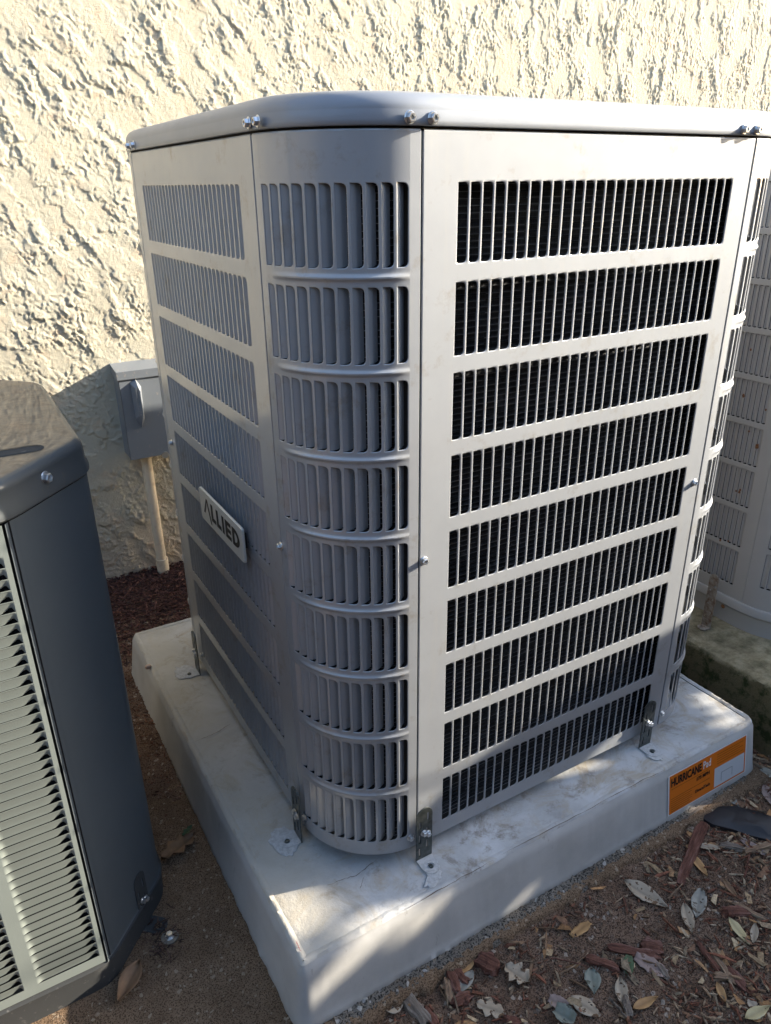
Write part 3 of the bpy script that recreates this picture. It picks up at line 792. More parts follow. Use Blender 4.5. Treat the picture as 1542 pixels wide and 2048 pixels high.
dust([(348, 1328), (390, 1322), (402, 1340), (390, 1360), (350, 1362), (345, 1345)], 'small pale dust smear round the back strap foot')

# ================================================================== disconnect box and conduit on the wall
BX0, BX1, BY, BZ0, BZ1 = .031, .155, 1.2, .258, .478
box = thing('disconnect_box', 'grey metal electrical disconnect box on the stucco wall', 'electrical box', (BX0, WY, BZ0))
mb = MB(); mb.box((BX0, BY + .006, BZ0), (BX1, WY + .004, BZ1)); child('box_body', mb, M['boxpaint'], box)
mb = MB()
A = [(BX0 - .004, WY + .003, BZ1 + .014), (BX1 + .004, WY + .003, BZ1 + .014), (BX1 + .004, BY - .004, BZ1 + .004), (BX0 - .004, BY - .004, BZ1 + .004),
     (BX0 - .004, WY + .003, BZ1 - .012), (BX1 + .004, WY + .003, BZ1 - .012), (BX1 + .004, BY - .004, BZ1 - .016), (BX0 - .004, BY - .004, BZ1 - .016)]
mb.add(A, [(0, 3, 2, 1), (4, 5, 6, 7), (3, 7, 6, 2), (0, 4, 7, 3), (1, 2, 6, 5)]); child('rain_cap', mb, M['boxpaint'], box)
mb = MB()
yc_ = BY
mb.box((BX0, yc_, BZ0 - .003), (BX1, yc_ + .004, BZ1 - .014))
prw = [(.056, .452, 0), (.070, .462, 0), (.082, .44, 0), (.080, .36, 0), (.070, .335, 0), (.058, .36, 0)]
tpw = [(.064, .440, .018), (.070, .446, .019), (.074, .432, .020), (.073, .372, .020), (.070, .356, .016), (.065, .372, .016)]
mb.loops([[(x, yc_ - .0002 - d, z) for x, z, d in prw], [(x, yc_ - d, z) for x, z, d in tpw]], cap1=True)
mb.add([(BX0, yc_, BZ0 - .003), (BX1, yc_, BZ0 - .003), (BX1, yc_ + .012, BZ0 - .003), (BX0, yc_ + .012, BZ0 - .003)], [(0, 3, 2, 1)])
mb.add([(BX0, yc_, BZ0 - .003), (BX0, yc_, BZ1 - .014), (BX0, yc_ + .008, BZ1 - .014), (BX0, yc_ + .008, BZ0 - .003)], [(0, 1, 2, 3)])
child('box_cover', mb, M['boxpaint'], box)
mb = MB(); mb.tube([(.118, BY + .01, BZ0 - .003), (.118, BY - .002, BZ0 - .004)], .009, 16); child('locking_tab', mb, M['zinc'], box, 40)
cond = thing('conduit', 'cream painted conduit running from the grey box down into the mulch', 'pipe', (.077, 1.24, -.13))
mb = MB(); mb.tube([(.0765, 1.238, BZ0 + .004), (.0765, 1.238, .12), (.078, 1.238, -.04), (.080, 1.239, -.14)], .0135, 20); child('pipe', mb, M['conduit'], cond, 40)
mb = MB(); mb.tube([(.0765, 1.238, BZ0 - .002), (.0765, 1.238, BZ0 - .014)], [.019, .0175], 20); child('collar', mb, M['conduit'], cond, 40)
mb = MB(); mb.tube([(.0788, 1.2385, -.055), (.0792, 1.2388, -.105)], .0165, 20); child('coupling', mb, M['conduit'], cond, 40)

# ================================================================== older dark unit on the left
LX0, LX1, LY0, LY1 = -.97, -.200, .114, .665
LZB, LZT = -.079, .580
lu = thing('old_condenser_unit', 'older dark green-grey condenser with horizontal louvres, cut off at the left edge', 'air conditioner', (-.58, .39, GZ))
def chpath(off, step=.03, f=.022):
    """outline with bevelled corners, small fillets"""
    c = [(LX0, LY0 + .108), (LX0 + .1, LY0), (-.3035, LY0), (LX1, LY0 + .110), (LX1, LY1 - .11), (-.305, LY1), (LX0 + .1, LY1), (LX0, LY1 - .108)]
    out = []; nn = []
    for i in range(8):
        p = Vector(c[i - 1] + (0,)); q = Vector(c[i] + (0,)); r_ = Vector(c[(i + 1) % 8] + (0,))
        a = q + (p - q).normalized() * f; b = q + (r_ - q).normalized() * f
        n0_ = Vector(((q - p).y, -(q - p).x, 0)).normalized(); n1_ = Vector(((r_ - q).y, -(r_ - q).x, 0)).normalized()
        for k in range(7):
            t_ = k / 6; w_ = (1 - t_) ** 2 * a + 2 * t_ * (1 - t_) * q + t_ * t_ * b; nv = n0_.lerp(n1_, t_).normalized()
            out.append((w_.x + nv.x * off, w_.y + nv.y * off)); nn.append((nv.x, nv.y))
    return out
# corner panel (plain) from the seam round to the right side
SEAM = -.3045
def part_path(off):
    full = chpath(off); 
    sel = [p for p in full if p[0] > SEAM + .001 and p[1] < .5 and not (p[0] < -.29 and p[1] > .3)]
    return [(SEAM + .0015, LY0 - off)] + sel + [(LX1 + off, .40)]
mb = MB(); mb.loops([[(a, b, z) for a, b in part_path(0)] for z in np.linspace(LZB, LZT, 12)], close=False)
pp = part_path(0); mb.grid([[(pp[0][0], pp[0][1], z), (pp[0][0], pp[0][1] + .012, z)] for z in (LZB, LZT)])
mb.loops([[(a, b, LZB) for a, b in part_path(0)], [(a, b, LZB - .003) for a, b in part_path(.001)], [(a, b, LZB - .003) for a, b in part_path(-.006)]], close=False)
child('corner_panel', mb, M['paint_left_dark'], lu, 40)
mb = MB(); mb.grid([[(LX1, y, z) for y in (.403, LY1 - .11)] for z in (LZB, LZT)]); mb.grid([[(x, LY1 + 0 * x, z) for x in (-.305, LX0 + .1)] for z in (LZB, LZT)]); mb.grid([[(LX1, LY1 - .11, z), (-.305, LY1, z)] for z in (LZB, LZT)])
child('rear_panel', mb, M['paint_left_dark'], lu)
# louvred front sheet
pit = .01325; nlv = 46; zl0 = -.0585
cols = [(-.390, -.3115), (-.4845, -.4060), (-.579, -.5005), (-.6735, -.595), (-.768, -.6895)]
xs_ = sorted(set([LX0 + .1, SEAM - .0015] + [c for ab in cols for c in ab]))
mb = MB()
zz = [LZB]
for k in range(nlv): zz += [zl0 + k * pit - .0047, zl0 + k * pit + .0075]
zz.append(LZT)
for i in range(len(xs_) - 1):
    incol = any(abs(xs_[i] - a) < 1e-6 for a, b in cols)
    if not incol: mb.grid([[(x, LY0, z) for x in (xs_[i], xs_[i + 1])] for z in (LZB, LZT)])
    else:
        for j in range(0, len(zz), 2): mb.grid([[(x, LY0, z) for x in (xs_[i], xs_[i + 1])] for z in (zz[j], zz[j + 1])])
mb.grid([[(SEAM - .0015, LY0, z), (SEAM - .0015, LY0 + .01, z)] for z in (LZB, LZT)])
mb.grid([[(LX0 + .1, LY0 - .0, z) if i else (LX0, LY0 + .108, z) for i in (0, 1)] for z in (LZB, LZT)]); mb.grid([[(x, LY0, LZB) if i else (x, LY0 + .008, LZB - .003) for x in (LX0 + .1, SEAM - .0015)] for i in (0, 1)])
fr = child('front_panel', mb, M['paint_left'], lu)
def hood(wd):
    """slat pressed inwards: flush along its top edge, deepest along the bottom, closed by ramps at both ends"""
    m_ = MB()
    xs_h = [0, .0008, .002, .0035, .005, .007, .010] + [.010 + (wd - .0165) * k / 4 for k in range(1, 5)] + [wd - .0048, wd - .0032, wd - .0018, wd - .0006, wd]
    prof_ = [(.0076, 0), (.0072, -.0003), (.0062, -.0006), (.0035, -.0013), (.0000, -.0022), (-.0040, -.0031), (-.0062, -.0034)]
    rows = []
    xs_h = sorted(xs_h + [wd - .018, wd - .014, wd - .010, wd - .007])
    for x in xs_h:
        e = float(min(sstep(0, .0075, x), sstep(0, .0042, wd - x)))
        lift = min(max(0.0, (x - (wd - .015)) / .011), 1.0) * float(sstep(-.0005, .0040, wd - x))
        zb_ = -.0062 + .0068 * lift
        rows.append([(x, -d * e + .0001, max((z if z > -.004 else z * e - .0046 * (1 - e)), zb_) if z < .004 else z) for z, d in prof_])
    m_.grid(rows); return m_
HM = mesh_from('louver', hood(.0785), M['paint_left'], 40)
for ci, (a, b) in enumerate(cols[:2]):
    for k in range(nlv):
        if ci == 1 and k > 30: pass
        o = link('louver', HM, fr); o.location = (a, LY0, zl0 + k * pit)
mb = MB(); hh_ = hood(.0785)
for (a, b) in cols[2:]:
    for k in range(nlv): mb.add([(v[0] + a, v[1] + LY0, v[2] + zl0 + k * pit) for v in hh_.v], hh_.f)
stuff(obj('louvers', mb, M['paint_left'], fr, 40))
mb = MB(); mb.box((LX0 + .02, LY0 + .022, LZB), (-.30, LY0 + .03, LZT)); mb.box((-.318, LY0 + .006, LZB), (-.298, LY0 + .012, LZT)); child('inner_screen', mb, M['void'], lu)  # black sheets standing for the dark inside of the cabinet
# base pan
mb = MB(); mb.loops([[(a, b, z) for a, b in chpath(o_)] for o_, z in ((-.001, GZ - .01), (.001, GZ + .004), (.002, LZB - .012), (.004, LZB - .004), (-.004, LZB - .002))], cap0=True, cap1=True)
child('base_pan', mb, M['pan'], lu, 50)
# lid
prof = [(-.004, LZT + .002), (.0015, LZT + .0015), (.004, LZT + .004), (.004, LZT + .010), (.0015, LZT + .018), (.0005, LZT + .032)]
for k in range(7):
    a = .5 * PI * k / 6; prof.append((-.0125 + .013 * math.cos(a), LZT + .033 + .012 * math.sin(a)))
prof += [(-.03, LZT + .0455), (-.05, LZT + .0455)]
mb = MB(); mb.loops([[(a, b, z) for a, b in chpath(o_)] for o_, z in prof], cap1=True)
M['lid_left'] = paint('dusty_dark_lid', (.11, .12, .125), .14, grain=60, gs=.05, metal=.55, dirt=((.17, .15, .12), 30, .62), coat=.4)  # base darkened to the shaded tone of the corner, dust over it
t = NT(M['lid_left']); base_c = t.b.inputs['Base Color'].links[0].from_socket; base_r = t.b.inputs['Roughness'].links[0].from_socket
nz = t.sep(t.geo.outputs['Normal'])[2]; up_ = t.math('MULTIPLY', t.ramp(nz, [(.90, 0.0), (.985, 1.0)]), t.ramp(t.noise(13, 6, .7, dist=1.5), [(.30, .45), (.7, 1.0)]))
t.col(t.mix(up_, base_c, t.ramp(t.noise(55, 6, .7, dist=.8), [(.35, (.15, .115, .08)), (.65, (.30, .24, .17))])))
t.rough(t.math('ADD', base_r, t.math('MULTIPLY', up_, .16)))
child('lid', mb, M['lid_left'], lu, 40)
# dark oblong lying on the lid top
mb = MB(); gl, gn = rrect(-.62, .199, -.246, .222, .0115, 1)
LT_ = LZT + .0455
mb.loops([[(p[0] + n[0] * .002, p[1] + n[1] * .002, LT_ + .0003) for p, n in zip(gl, gn)], [(p[0], p[1], LT_ + .0012) for p, n in zip(gl, gn)], [(p[0] - n[0] * .0015, p[1] - n[1] * .0015, LT_ + .0012) for p, n in zip(gl, gn)]])
mb.loops([[(p[0] - n[0] * .0015, p[1] - n[1] * .0015, LT_ + .0005) for p, n in zip(gl, gn)]], cap1=True)
child('lid_groove', mb, M['pan'], lu, 40)
cn = Vector((.728, -.686, 0)).normalized()
screw(lu, (-.2535 + cn.x * .000, .1695 - .001 + cn.y * .001, .604), cn, 1.3)
# its own strap and anchor bolt
sp = strap('anchor_strap', (-.2470, .1725, 0), math.atan2(.110, .1035), 'dark slotted strap anchoring the chamfered corner of the old left unit', group=None, mt=M['pan'], zpad=GZ - .001, h=.105, bolt=False)
for c_ in sp.children:
    pass
wsh = thing('anchor_bolt', 'anchor bolt with wide washer in the slab beside the old left unit', 'bolt', (-.2155, .142, GZ))
mb = MB(); mb.tube([(-.2155, .142, GZ + .0006), (-.2155, .142, GZ + .0026)], .0125, 24); child('washer', mb, mat('dull_washer', (.20, .185, .16), .5, .5), wsh, 40)
b_ = link('bolt_head', SCR, wsh); b_.location = (0, 0, .0026); b_.scale = (1.15, 1.15, 1.3)
# debris drifted at its corner is part of the mulch below

# ================================================================== weathered unit on the right
RX, RY0 = 1.04, .005
ru = thing('weathered_condenser_unit', 'weathered beige-grey condenser with rust spots, partly hidden behind the new unit at the right edge', 'air conditioner', (1.55, .40, 0))
RR = .128
RLP = lambda u, v, d: (RX - d, .78 - u, v)
rrows = [(.0920 + .0900 * k, .0920 + .0900 * k + .0790) for k in range(9)]
rs = [(.145 + k * .01135, .145 + k * .01135 + .0088) for k in range(42)]
rs = [s_ for s_ in rs if s_[1] < .78 - .150]
RT_ = .915
sidep = child('side_panel', slot_sheet(.1, .78 - .133, .062, RT_, rs, rrows, RLP, rad=.003, both=True), M['paint_right'], ru, 50)
RCP = CP(RX + RR, RY0 + RR, RR, PI)
RA = RR * PI / 2
crs = [(.030 + k * .0125, .030 + k * .0125 + .0095) for k in range(12)]
crow = [(.112 + .09 * k, .112 + .09 * k + .079) for k in range(8)]
crp = child('corner_panel', slot_sheet(.002, RA - .001, .062, RT_, crs, crow, RCP, rad=.003, both=True, nextra=True), M['paint_right'], ru, 40)
RFP = lambda u, v, d: (u, RY0 - d, v)
child('front_panel', slot_sheet(RX + RR + .001, 2.35 - RR, .062, RT_, [(RX + RR + .04 + k * .0125, RX + RR + .04 + k * .0125 + .0095) for k in range(34)], rrows, RFP, both=True), M['paint_right'], ru, 50)
def blades2(parent, mp, slots, rows, single):
    # full-width dished blades closing the slots
    m_ = MB()
    for (z0, z1) in rows:
        for (a, b) in slots:
            w = b - a
            P = [[mp(a + t_ * w, z0 + .0008 + .002 * t_, d), mp(a + t_ * w, z1 - .0008 - .002 * t_, d)] for t_, d in ((.02, -.0026), (.12, -.0044), (.35, -.0052), (.65, -.0040), (.85, -.0020), (.99, -.0009))]
            if single: q = MB(); q.grid(P); obj('louver_blade', q, M['paint_right'], parent, 60)
            else: m_.grid(P)
    if not single: stuff(obj('louver_blades', m_, M['paint_right'], parent, 60))
blades2(sidep, RLP, rs[-11:], rrows[:7], True); blades2(sidep, RLP, rs[:-11], rrows, False); blades2(sidep, RLP, rs[-11:], rrows[7:], False)
blades2(crp, RCP, crs[:4], crow[:4], True); blades2(crp, RCP, crs[4:], crow, False); blades2(crp, RCP, crs[:4], crow[4:], False)
rp, rn = rrect(RX, RY0, 2.35, .78, RR, .05)
mb = MB(); mb.loops([[(p[0] + n[0] * o_, p[1] + n[1] * o_, z) for p, n in zip(rp, rn)] for o_, z in ((.0, .0), (.0, .036), (.001, .040), (.006, .044), (.006, .060), (.004, .063), (-.004, .063))], cap0=True)
child('base_pan', mb, M['paint_right'], ru, 50)
mb = MB(); mb.loops([[(p[0] - n[0] * .02, p[1] - n[1] * .02, z) for p, n in zip(rp, rn)] for z in (.06, .91)]); child('condenser_coil', mb, M['void'], ru)
mb = MB(); mb.loops([[(p[0] + n[0] * o_, p[1] + n[1] * o_, z) for p, n in zip(rp, rn)] for o_, z in ((-.003, RT_), (.005, RT_), (.005, RT_ + .03), (-.002, RT_ + .042), (-.02, RT_ + .046))], cap1=True); child('lid', mb, M['paint_right'], ru, 50)
M['rust'] = mat('rust_spot', (.22, .085, .030), .9); t = NT(M['rust']); t.col(t.ramp(t.noise(420, 4, .7), [(.4, (.14, .05, .02)), (.65, (.34, .17, .08))]))
def rust(mp, u, v, r, parent, seed):
    m_ = MB(); pts_ = []
    for k in range(12):
        a = 2 * PI * k / 12; rr = r * (1 + .5 * float(perlin(k * .8, seed, 71))); pts_.append(mp(u + rr * math.cos(a), v + rr * 1.3 * math.sin(a), .0007))
    m_.add(pts_, [tuple(range(12))]); o_ = obj('rust_spot', m_, M['rust'], parent); o_.data.materials[0] = M['rust']
for i, (px, py, r_) in enumerate([(1512, 893, .004), (1478, 980, .0022), (1476, 984, .0025), (1470, 982, .002), (1438, 1080, .0025), (1454, 1082, .0022), (1496, 863, .002), (1485, 792, .003), (1530, 820, .002), (1500, 700, .002)]):
    p = bp(px, py, 0, RX); rust(RLP, .78 - p.y, p.z, r_, sidep, i)
for i, (px, py) in enumerate([(1443, 1212), (1490, 1232)]):
    p = bp(px, py, 0, RX - .007)
    if p.y > .14: 
        m_ = MB(); m_.add([(RX - .0068, p.y + .005 * math.cos(a), p.z + .005 * math.sin(a)) for a in np.linspace(0, 2 * PI, 10)[:-1]], [tuple(range(9))]); child('rust_spot', m_, M['rust'], ru)
rh = [(.0045, .024 + .032 * k, .0085, .028 + .032 * k) for k in range(3)] + [(.0135, .034 + .032 * k, .018, .040 + .032 * k) for k in range(3)]
strap('anchor_strap', (.984, .180, 0), -PI / 2, 'rusty perforated strap standing in front of the weathered right unit', mt=M['oldstrap'], group=None, zpad=.001, h=.130, w=.022, holes=rh, foot=.020, screws=(), bolt=False)
# its slab
mpad = thing('mossy_pad', 'mossy old concrete pad under the weathered right unit', 'pad', (1.4, .4, -.142))
pts2, nr2 = rrect(.912, -.16, 2.2, .98, .012, .012)
mb = MB()
def ml(off, z, am=.001, sd=0):
    n = perlin(pts2[:, 0] / .03, pts2[:, 1] / .03 + sd, 81)
    return [tuple(q) for q in np.stack([pts2[:, 0] + nr2[:, 0] * (off + am * n), pts2[:, 1] + nr2[:, 1] * (off + am * n), z + am * .8 * perlin(pts2[:, 0] / .02, pts2[:, 1] / .02 + sd, 82)], -1)]
mb.loops([ml(.018, -.16, .003), ml(.014, -.12, .003, 1), ml(.006, -.06, .003, 2), ml(.002, -.014, .002, 3), ml(-.002, -.004, .0015, 4), ml(-.008, 0, .001, 5)], cap1=True)
child('slab_block', mb, M['moss'], mpad, 50)

# ================================================================== litter on the ground
def gpt(px, py, dz=.0): 
    p = bp(px, py, 2, -.140)
    for _ in range(3): 
        h = float(soil_h(np.array([p.x]), np.array([p.y]))[0]); p = bp(px, py, 2, h + dz)
    return p
def leaf(p0, p1, wid, mt, label, curl=.12, bend=.1, kind='oval', lift=.003, seed=0, group='fallen leaves', zfix=None):
    A_ = gpt(*p0, lift) if zfix is None else bp(*p0, 2, zfix + lift); B_ = gpt(*p1, lift) if zfix is None else bp(*p1, 2, zfix + lift)
    d = B_ - A_; Ln = d.length; c = (A_ + B_) / 2; an = math.atan2(d.y, d.x)
    n = 12; rows = []
    for i in range(n + 1):
        t_ = i / n; x = (t_ - .5) * Ln
        if kind == 'oval': w = math.sin(PI * min(max(t_, .02), .98)) ** .75 * (1 - .25 * t_)
        elif kind == 'point': w = math.sin(PI * t_ ** .8) ** 1.1 * .95 + .02
        elif kind == 'lobe': w = (math.sin(PI * t_) ** .6) * (1 + .35 * math.sin(t_ * 19))
        elif kind == 'torn': w = .85 * math.sin(PI * min(max(t_, .08), .93)) ** .35 * (1 + .18 * float(perlin(t_ * 7, seed, 3)))
        w = max(w, .03) * wid / 2 
        r_ = []
        for s in (-1, -.66, -.33, 0, .33, .66, 1):
            j = 1 + (.10 * float(perlin(t_ * 9, s * 3 + seed, 5)) if abs(s) == 1 else 0)
            zz_ = curl * abs(s) ** 1.6 * wid * .5 + bend * Ln * (.25 - (t_ - .5) ** 2) * -1 + bend * Ln * .25 + .0012 * float(perlin(t_ * 5, s * 2 + seed, 6))
            r_.append((x, s * w * j, zz_))
        rows.append(r_)
    m_ = MB(); m_.grid(rows); st_ = [(-.5 * Ln - .006, 0, .002), (-.5 * Ln + .003, 0, .0005)]
    me = mesh_from('leaf', m_, mt, 60)
    o_ = link('leaf', me); o_.location = c; o_.rotation_euler = (random.uniform(-.12, .12), random.uniform(-.08, .08), an)
    tag(o_, label, 'leaf', group)
    sm = o_.modifiers.new('thick', 'SOLIDIFY'); sm.thickness = .0005
    return o_
Lf = [
 ((1247, 1763), (1338, 1818), .030, 'leaf_beige', 'long beige pointed leaf with a notch, alone in the middle of the bare soil', 'point'),
 ((1403, 1780), (1393, 1838), .026, 'leaf_grey', 'pale grey leaf with a dark midrib touching a spotted beige leaf', 'oval'),
 ((1368, 1809), (1385, 1868), .021, 'leaf_beige', 'beige leaf with dark brown holes and spots', 'oval'),
 ((1382, 1709), (1414, 1754), .018, 'leaf_orange', 'orange-tan leaf lying against the long red bark stick', 'oval'),
 ((1458, 1838), (1501, 1894), .017, 'leaf_yellow', 'yellowish pointed leaf beside a folded brown one', 'point'),
 ((1513, 1851), (1508, 1892), .013, 'leaf_beige', 'folded brown leaf just right of the yellowish pointed leaf', 'oval'),
 ((1183, 1937), (1189, 1993), .024, 'leaf_sage', 'dull sage green leaf with a tapered tip near the bottom edge', 'point'),
 ((1258, 1912), (1257, 1950), .018, 'leaf_green', 'small dark green leaf fragment beside the mauve torn leaf', 'torn'),
 ((1240, 1958), (1250, 2022), .021, 'leaf_beige', 'upright beige leaf between the green scraps and the ochre curl', 'oval'),
 ((1266, 2023), (1318, 1996), .014, 'leaf_orange', 'ochre curled leaf near the bottom edge right of the beige leaf', 'point'),
 ((1270, 1915), (1335, 1952), .030, 'leaf_mauve', 'torn mauve-brown leaf below the red bark block', 'torn'),
 ((1142, 1996), (1202, 2036), .029, 'leaf_beige', 'large tan leaf at the bottom edge below the sage green leaf', 'oval'),
 ((1098, 1998), (1136, 2018), .022, 'leaf_mauve', 'dull tan leaf at the bottom edge left of the large tan leaf', 'torn'),
 ((1436, 1970), (1454, 2010), .013, 'leaf_orange', 'bright ochre narrow leaf right of a grey seed near the bottom', 'oval'),
 ((1500, 2002), (1522, 2032), .017, 'leaf_beige', 'mottled beige leaf above the tan leaf in the bottom right corner', 'oval'),
 ((1493, 2044), (1545, 2020), .016, 'leaf_yellow', 'flat tan leaf cut by the bottom right corner of the picture', 'point'),
 ((1142, 1872), (1180, 1846), .018, 'leaf_orange', 'torn tan leaf with a ragged side on the bare soil', 'torn'),
 ((1010, 1934), (1060, 1968), .030, 'leaf_beige', 'lobed oak leaf right of the short red bark log', 'lobe'),
 ((953, 2008), (1012, 2030), .022, 'leaf_beige', 'pale toothed leaf with visible veins at the bottom edge', 'lobe'),
 ((944, 1903), (917, 1950), .026, 'leaf_orange', 'shiny ochre oval leaf leaning on bark below the pad', 'oval'),
 ((946, 1942), (914, 1990), .020, 'leaf_grey', 'grey leaf tucked under the ochre oval leaf', 'oval'),
 ((838, 1958), (819, 1988), .009, 'leaf_orange', 'thin tan sliver of leaf against the slab edge', 'point'),
 ((768, 2022), (808, 2002), .026, 'leaf_beige', 'curled tan leaf left of the grey stick at the bottom', 'oval'),
 ((1445, 1580), (1478, 1618), .018, 'leaf_grey', 'grey-tan folded leaf left of the black sheet by the pad corner', 'point'),
 ((1528, 1570), (1552, 1618), .028, 'leaf_mauve', 'pinkish brown leaf at the right edge above the black sheet', 'oval'),
 ((1447, 1760), (1474, 1798), .013, 'leaf_brown', 'narrow grey-brown leaf right of the pair of pale leaves', 'oval'),
 ((1518, 1540), (1552, 1552), .03, 'leaf_grey', 'rounded grey leaf at the right edge beside the mossy pad', 'oval'),
 ((1392, 1560 + 130), (1440, 1700), .016, 'leaf_beige', 'small beige leaf just above the fan of splintered bark', 'torn'),
 ((1480, 1680), (1530, 1712), .02, 'leaf_mauve', 'reddish leaf scrap below the black sheet at the right', 'torn'),
 ((1205, 1560 + 198), (1170, 1766), .006, 'leaf_brown', 'tiny brown leaf sliver near the slab edge', 'point'),
]
for i, (a, b, w, mk, lb, kd) in enumerate(Lf):
    leaf(a, b, w, M[mk], lb, kind=kd, seed=i, curl=random.uniform(.05, .35), bend=random.uniform(0, .12), group='fallen leaves on the soil')
leaf((280, 1928), (234, 2012), .030, M['leaf_brown'], 'long orange-brown leaf on the slab by the old left unit', kind='point', curl=.5, bend=.08, seed=40, zfix=GZ + .004, group='dry leaves on the slab')
leaf((325, 1722), (392, 1668), .034, M['leaf_brown'], 'curled brown dry leaf in the gap between the left unit and the pad', kind='lobe', curl=.4, bend=.15, seed=41, zfix=GZ + .002, group='dry leaves on the slab')
def bark(p0, p1, wid, th, mt, label, seed=0, name='bark_piece', lift=.004, taper=.5, z=None):
    A_ = gpt(*p0, lift) if z is None else bp(*p0, 2, z); B_ = gpt(*p1, lift) if z is None else bp(*p1, 2, z); d = B_ - A_; Ln = d.length; an = math.atan2(d.y, d.x)
    n = 12; L_ = []; K = 8
    for i in range(n + 1):
        t_ = i / n; ta = 1 - taper * .7 * abs(2 * t_ - 1) ** 5; r_ = []
        for k in range(K):
            a = 2 * PI * k / K; j = 1 + .45 * float(perlin(k * 1.3 + seed * 3, t_ * 2.2, 7)) + .28 * float(perlin(k * 2.7, t_ * 6 + seed, 8))
            ca, sa = math.cos(a), math.sin(a); sq = max(abs(ca), abs(sa)) ** -.6
            r_.append(((t_ - .5) * Ln + .010 * float(perlin(k * .9, seed, 9)) * (abs(2 * t_ - 1) > .7), ca * wid / 2 * j * ta * sq, sa * th / 2 * j * ta * sq))
        L_.append(r_)
    m_ = MB(); m_.loops(L_, cap0=True, cap1=True)
    o_ = link(name, mesh_from(name, m_, mt, 22)); o_.location = (A_ + B_) / 2; o_.rotation_euler = (random.uniform(-.3, .3), math.atan2(-(d.z), math.hypot(d.x, d.y)), an)
    tag(o_, label, 'bark', 'bark mulch pieces on the soil'); return o_
Bk = [
 ((1408, 1645), (1360, 1768), .017, .012, 'bark_red', 'long reddish bark stick running down from the black sheet'),
 ((1284, 1890), (1324, 1900), .022, .012, 'bark_red', 'red bark block above the torn mauve leaf'),
 ((1216, 1895), (1322, 1915), .012, .008, 'bark_red', 'long red splinter crossing under the red bark block'),
 ((1172, 1914), (1238, 1938), .014, .008, 'bark_red', 'flat red bark strip above the sage green leaf'),
 ((1447, 1824), (1497, 1826), .018, .010, 'bark_red', 'ragged red bark chunk above the yellowish pointed leaf'),
 ((1466, 1808), (1534, 1842), .008, .006, 'bark_tan', 'slim tan splinter crossing the ragged red bark chunk'),
 ((1396, 1885), (1440, 1945), .008, .006, 'bark_red', 'thin dark bark stick left of the tan splinters'),
 ((1424, 1902), (1472, 1974), .010, .006, 'bark_tan', 'split tan bark stick right of the thin dark one'),
 ((1456, 1938), (1494, 1982), .014, .008, 'bark_red', 'stubby red bark piece right of the split tan stick'),
 ((952, 1918), (996, 1940), .024, .020, 'bark_red', 'short thick red bark log right of the ochre oval leaf'),
 ((896, 1936), (916, 1986), .013, .010, 'bark_red', 'upright red bark slice under the ochre oval leaf'),
 ((910, 1940), (936, 1966), .013, .010, 'bark_red', 'small red bark wedge pinned below the ochre oval leaf'),
 ((893, 1960), (901, 2008), .011, .008, 'bark_tan', 'yellow-brown bark flake left of the red slices'),
 ((903, 2008), (940, 1990), .016, .010, 'bark_red', 'dark red bark chunk below the red slices'),
 ((793, 1970), (856, 2052), .018, .012, 'bark_grey', 'weathered grey stick leaning from the slab edge to the bottom'),
 ((848, 2016), (872, 2050), .013, .008, 'bark_red', 'red bark strip right of the weathered grey stick'),
 ((1008, 2040), (1038, 2044), .010, .008, 'bark_red', 'small red bark chip below the pale toothed leaf'),
 ((1366, 1640), (1443, 1590), .026, .008, 'bark_grey', 'flat grey-green bark slab against the pad below the sticker'),
 ((1440, 1688), (1500, 1700), .012, .008, 'bark_grey', 'splintered grey bark right of the orange-tan leaf'),
 ((1490, 1705), (1542, 1690), .012, .008, 'bark_tan', 'tan bark splinter reaching the right edge'),
 ((1470, 1510), (1530, 1535), .012, .008, 'bark_tan', 'tan bark piece between the pad corner and the mossy pad'),
 ((1250, 1995), (1262, 2040), .010, .008, 'bark_grey', 'narrow grey splinter below the upright beige leaf'),
 ((1430, 1956), (1462, 1958), .010, .008, 'bark_tan', 'pale bark chip above the bright ochre leaf'),
 ((1320, 1930), (1338, 1960), .008, .003, 'bark_grey', 'curled grey flake on the torn mauve leaf'),
]
for i, (a, b, w, h_, mk, lb) in enumerate(Bk): bark(a, b, w, h_, M[mk], lb, i)
def twig(pxs, r, mt, label, z=None):
    P = [gpt(a, b, .006) for a, b in pxs]; Q = []
    for i in range(len(P) - 1):
        for k in range(4): Q.append(P[i].lerp(P[i + 1], k / 4) + Vector((random.uniform(-1, 1), random.uniform(-1, 1), random.uniform(0, 1))) * .0012)
    Q.append(P[-1]); m_ = MB(); m_.tube(Q, [r * (1 - .6 * i / len(Q)) for i in range(len(Q))], 6)
    o_ = obj('twig', m_, mt, None, 60); tag(o_, label, 'twig', 'dry twigs on the soil'); return o_
leaf((290, 1244), (326, 1236), .022, M['leaf_beige'], 'pale flat leaf on the red mulch behind the pad corner', kind='oval', curl=.1, bend=.02, seed=50, zfix=-.112, group='dry leaves on the mulch')
leaf((366, 1672), (386, 1650), .010, M['leaf_green'], 'tiny green sprig on the curled brown leaf in the gap', kind='lobe', curl=.5, bend=.2, seed=51, zfix=GZ + .012, group='dry leaves on the slab')
leaf((1110, 2022), (1150, 2048), .030, M['leaf_sage'], 'dark crumpled leaf at the bottom edge below the dull tan leaf', kind='torn', curl=.5, bend=.15, seed=52, group='fallen leaves on the soil')
p_ = bp(299, 1332, 2, PZ + .003); mb = MB()
mb.loops([[(p_.x + r_ * 1.2 * math.cos(a), p_.y + r_ * math.sin(a), p_.z + z_) for a in np.linspace(0, 2 * PI, 15)[:-1]] for r_, z_ in ((.0048, -.003), (.0056, .000), (.0046, .0034), (.0022, .0050))], cap1=True)
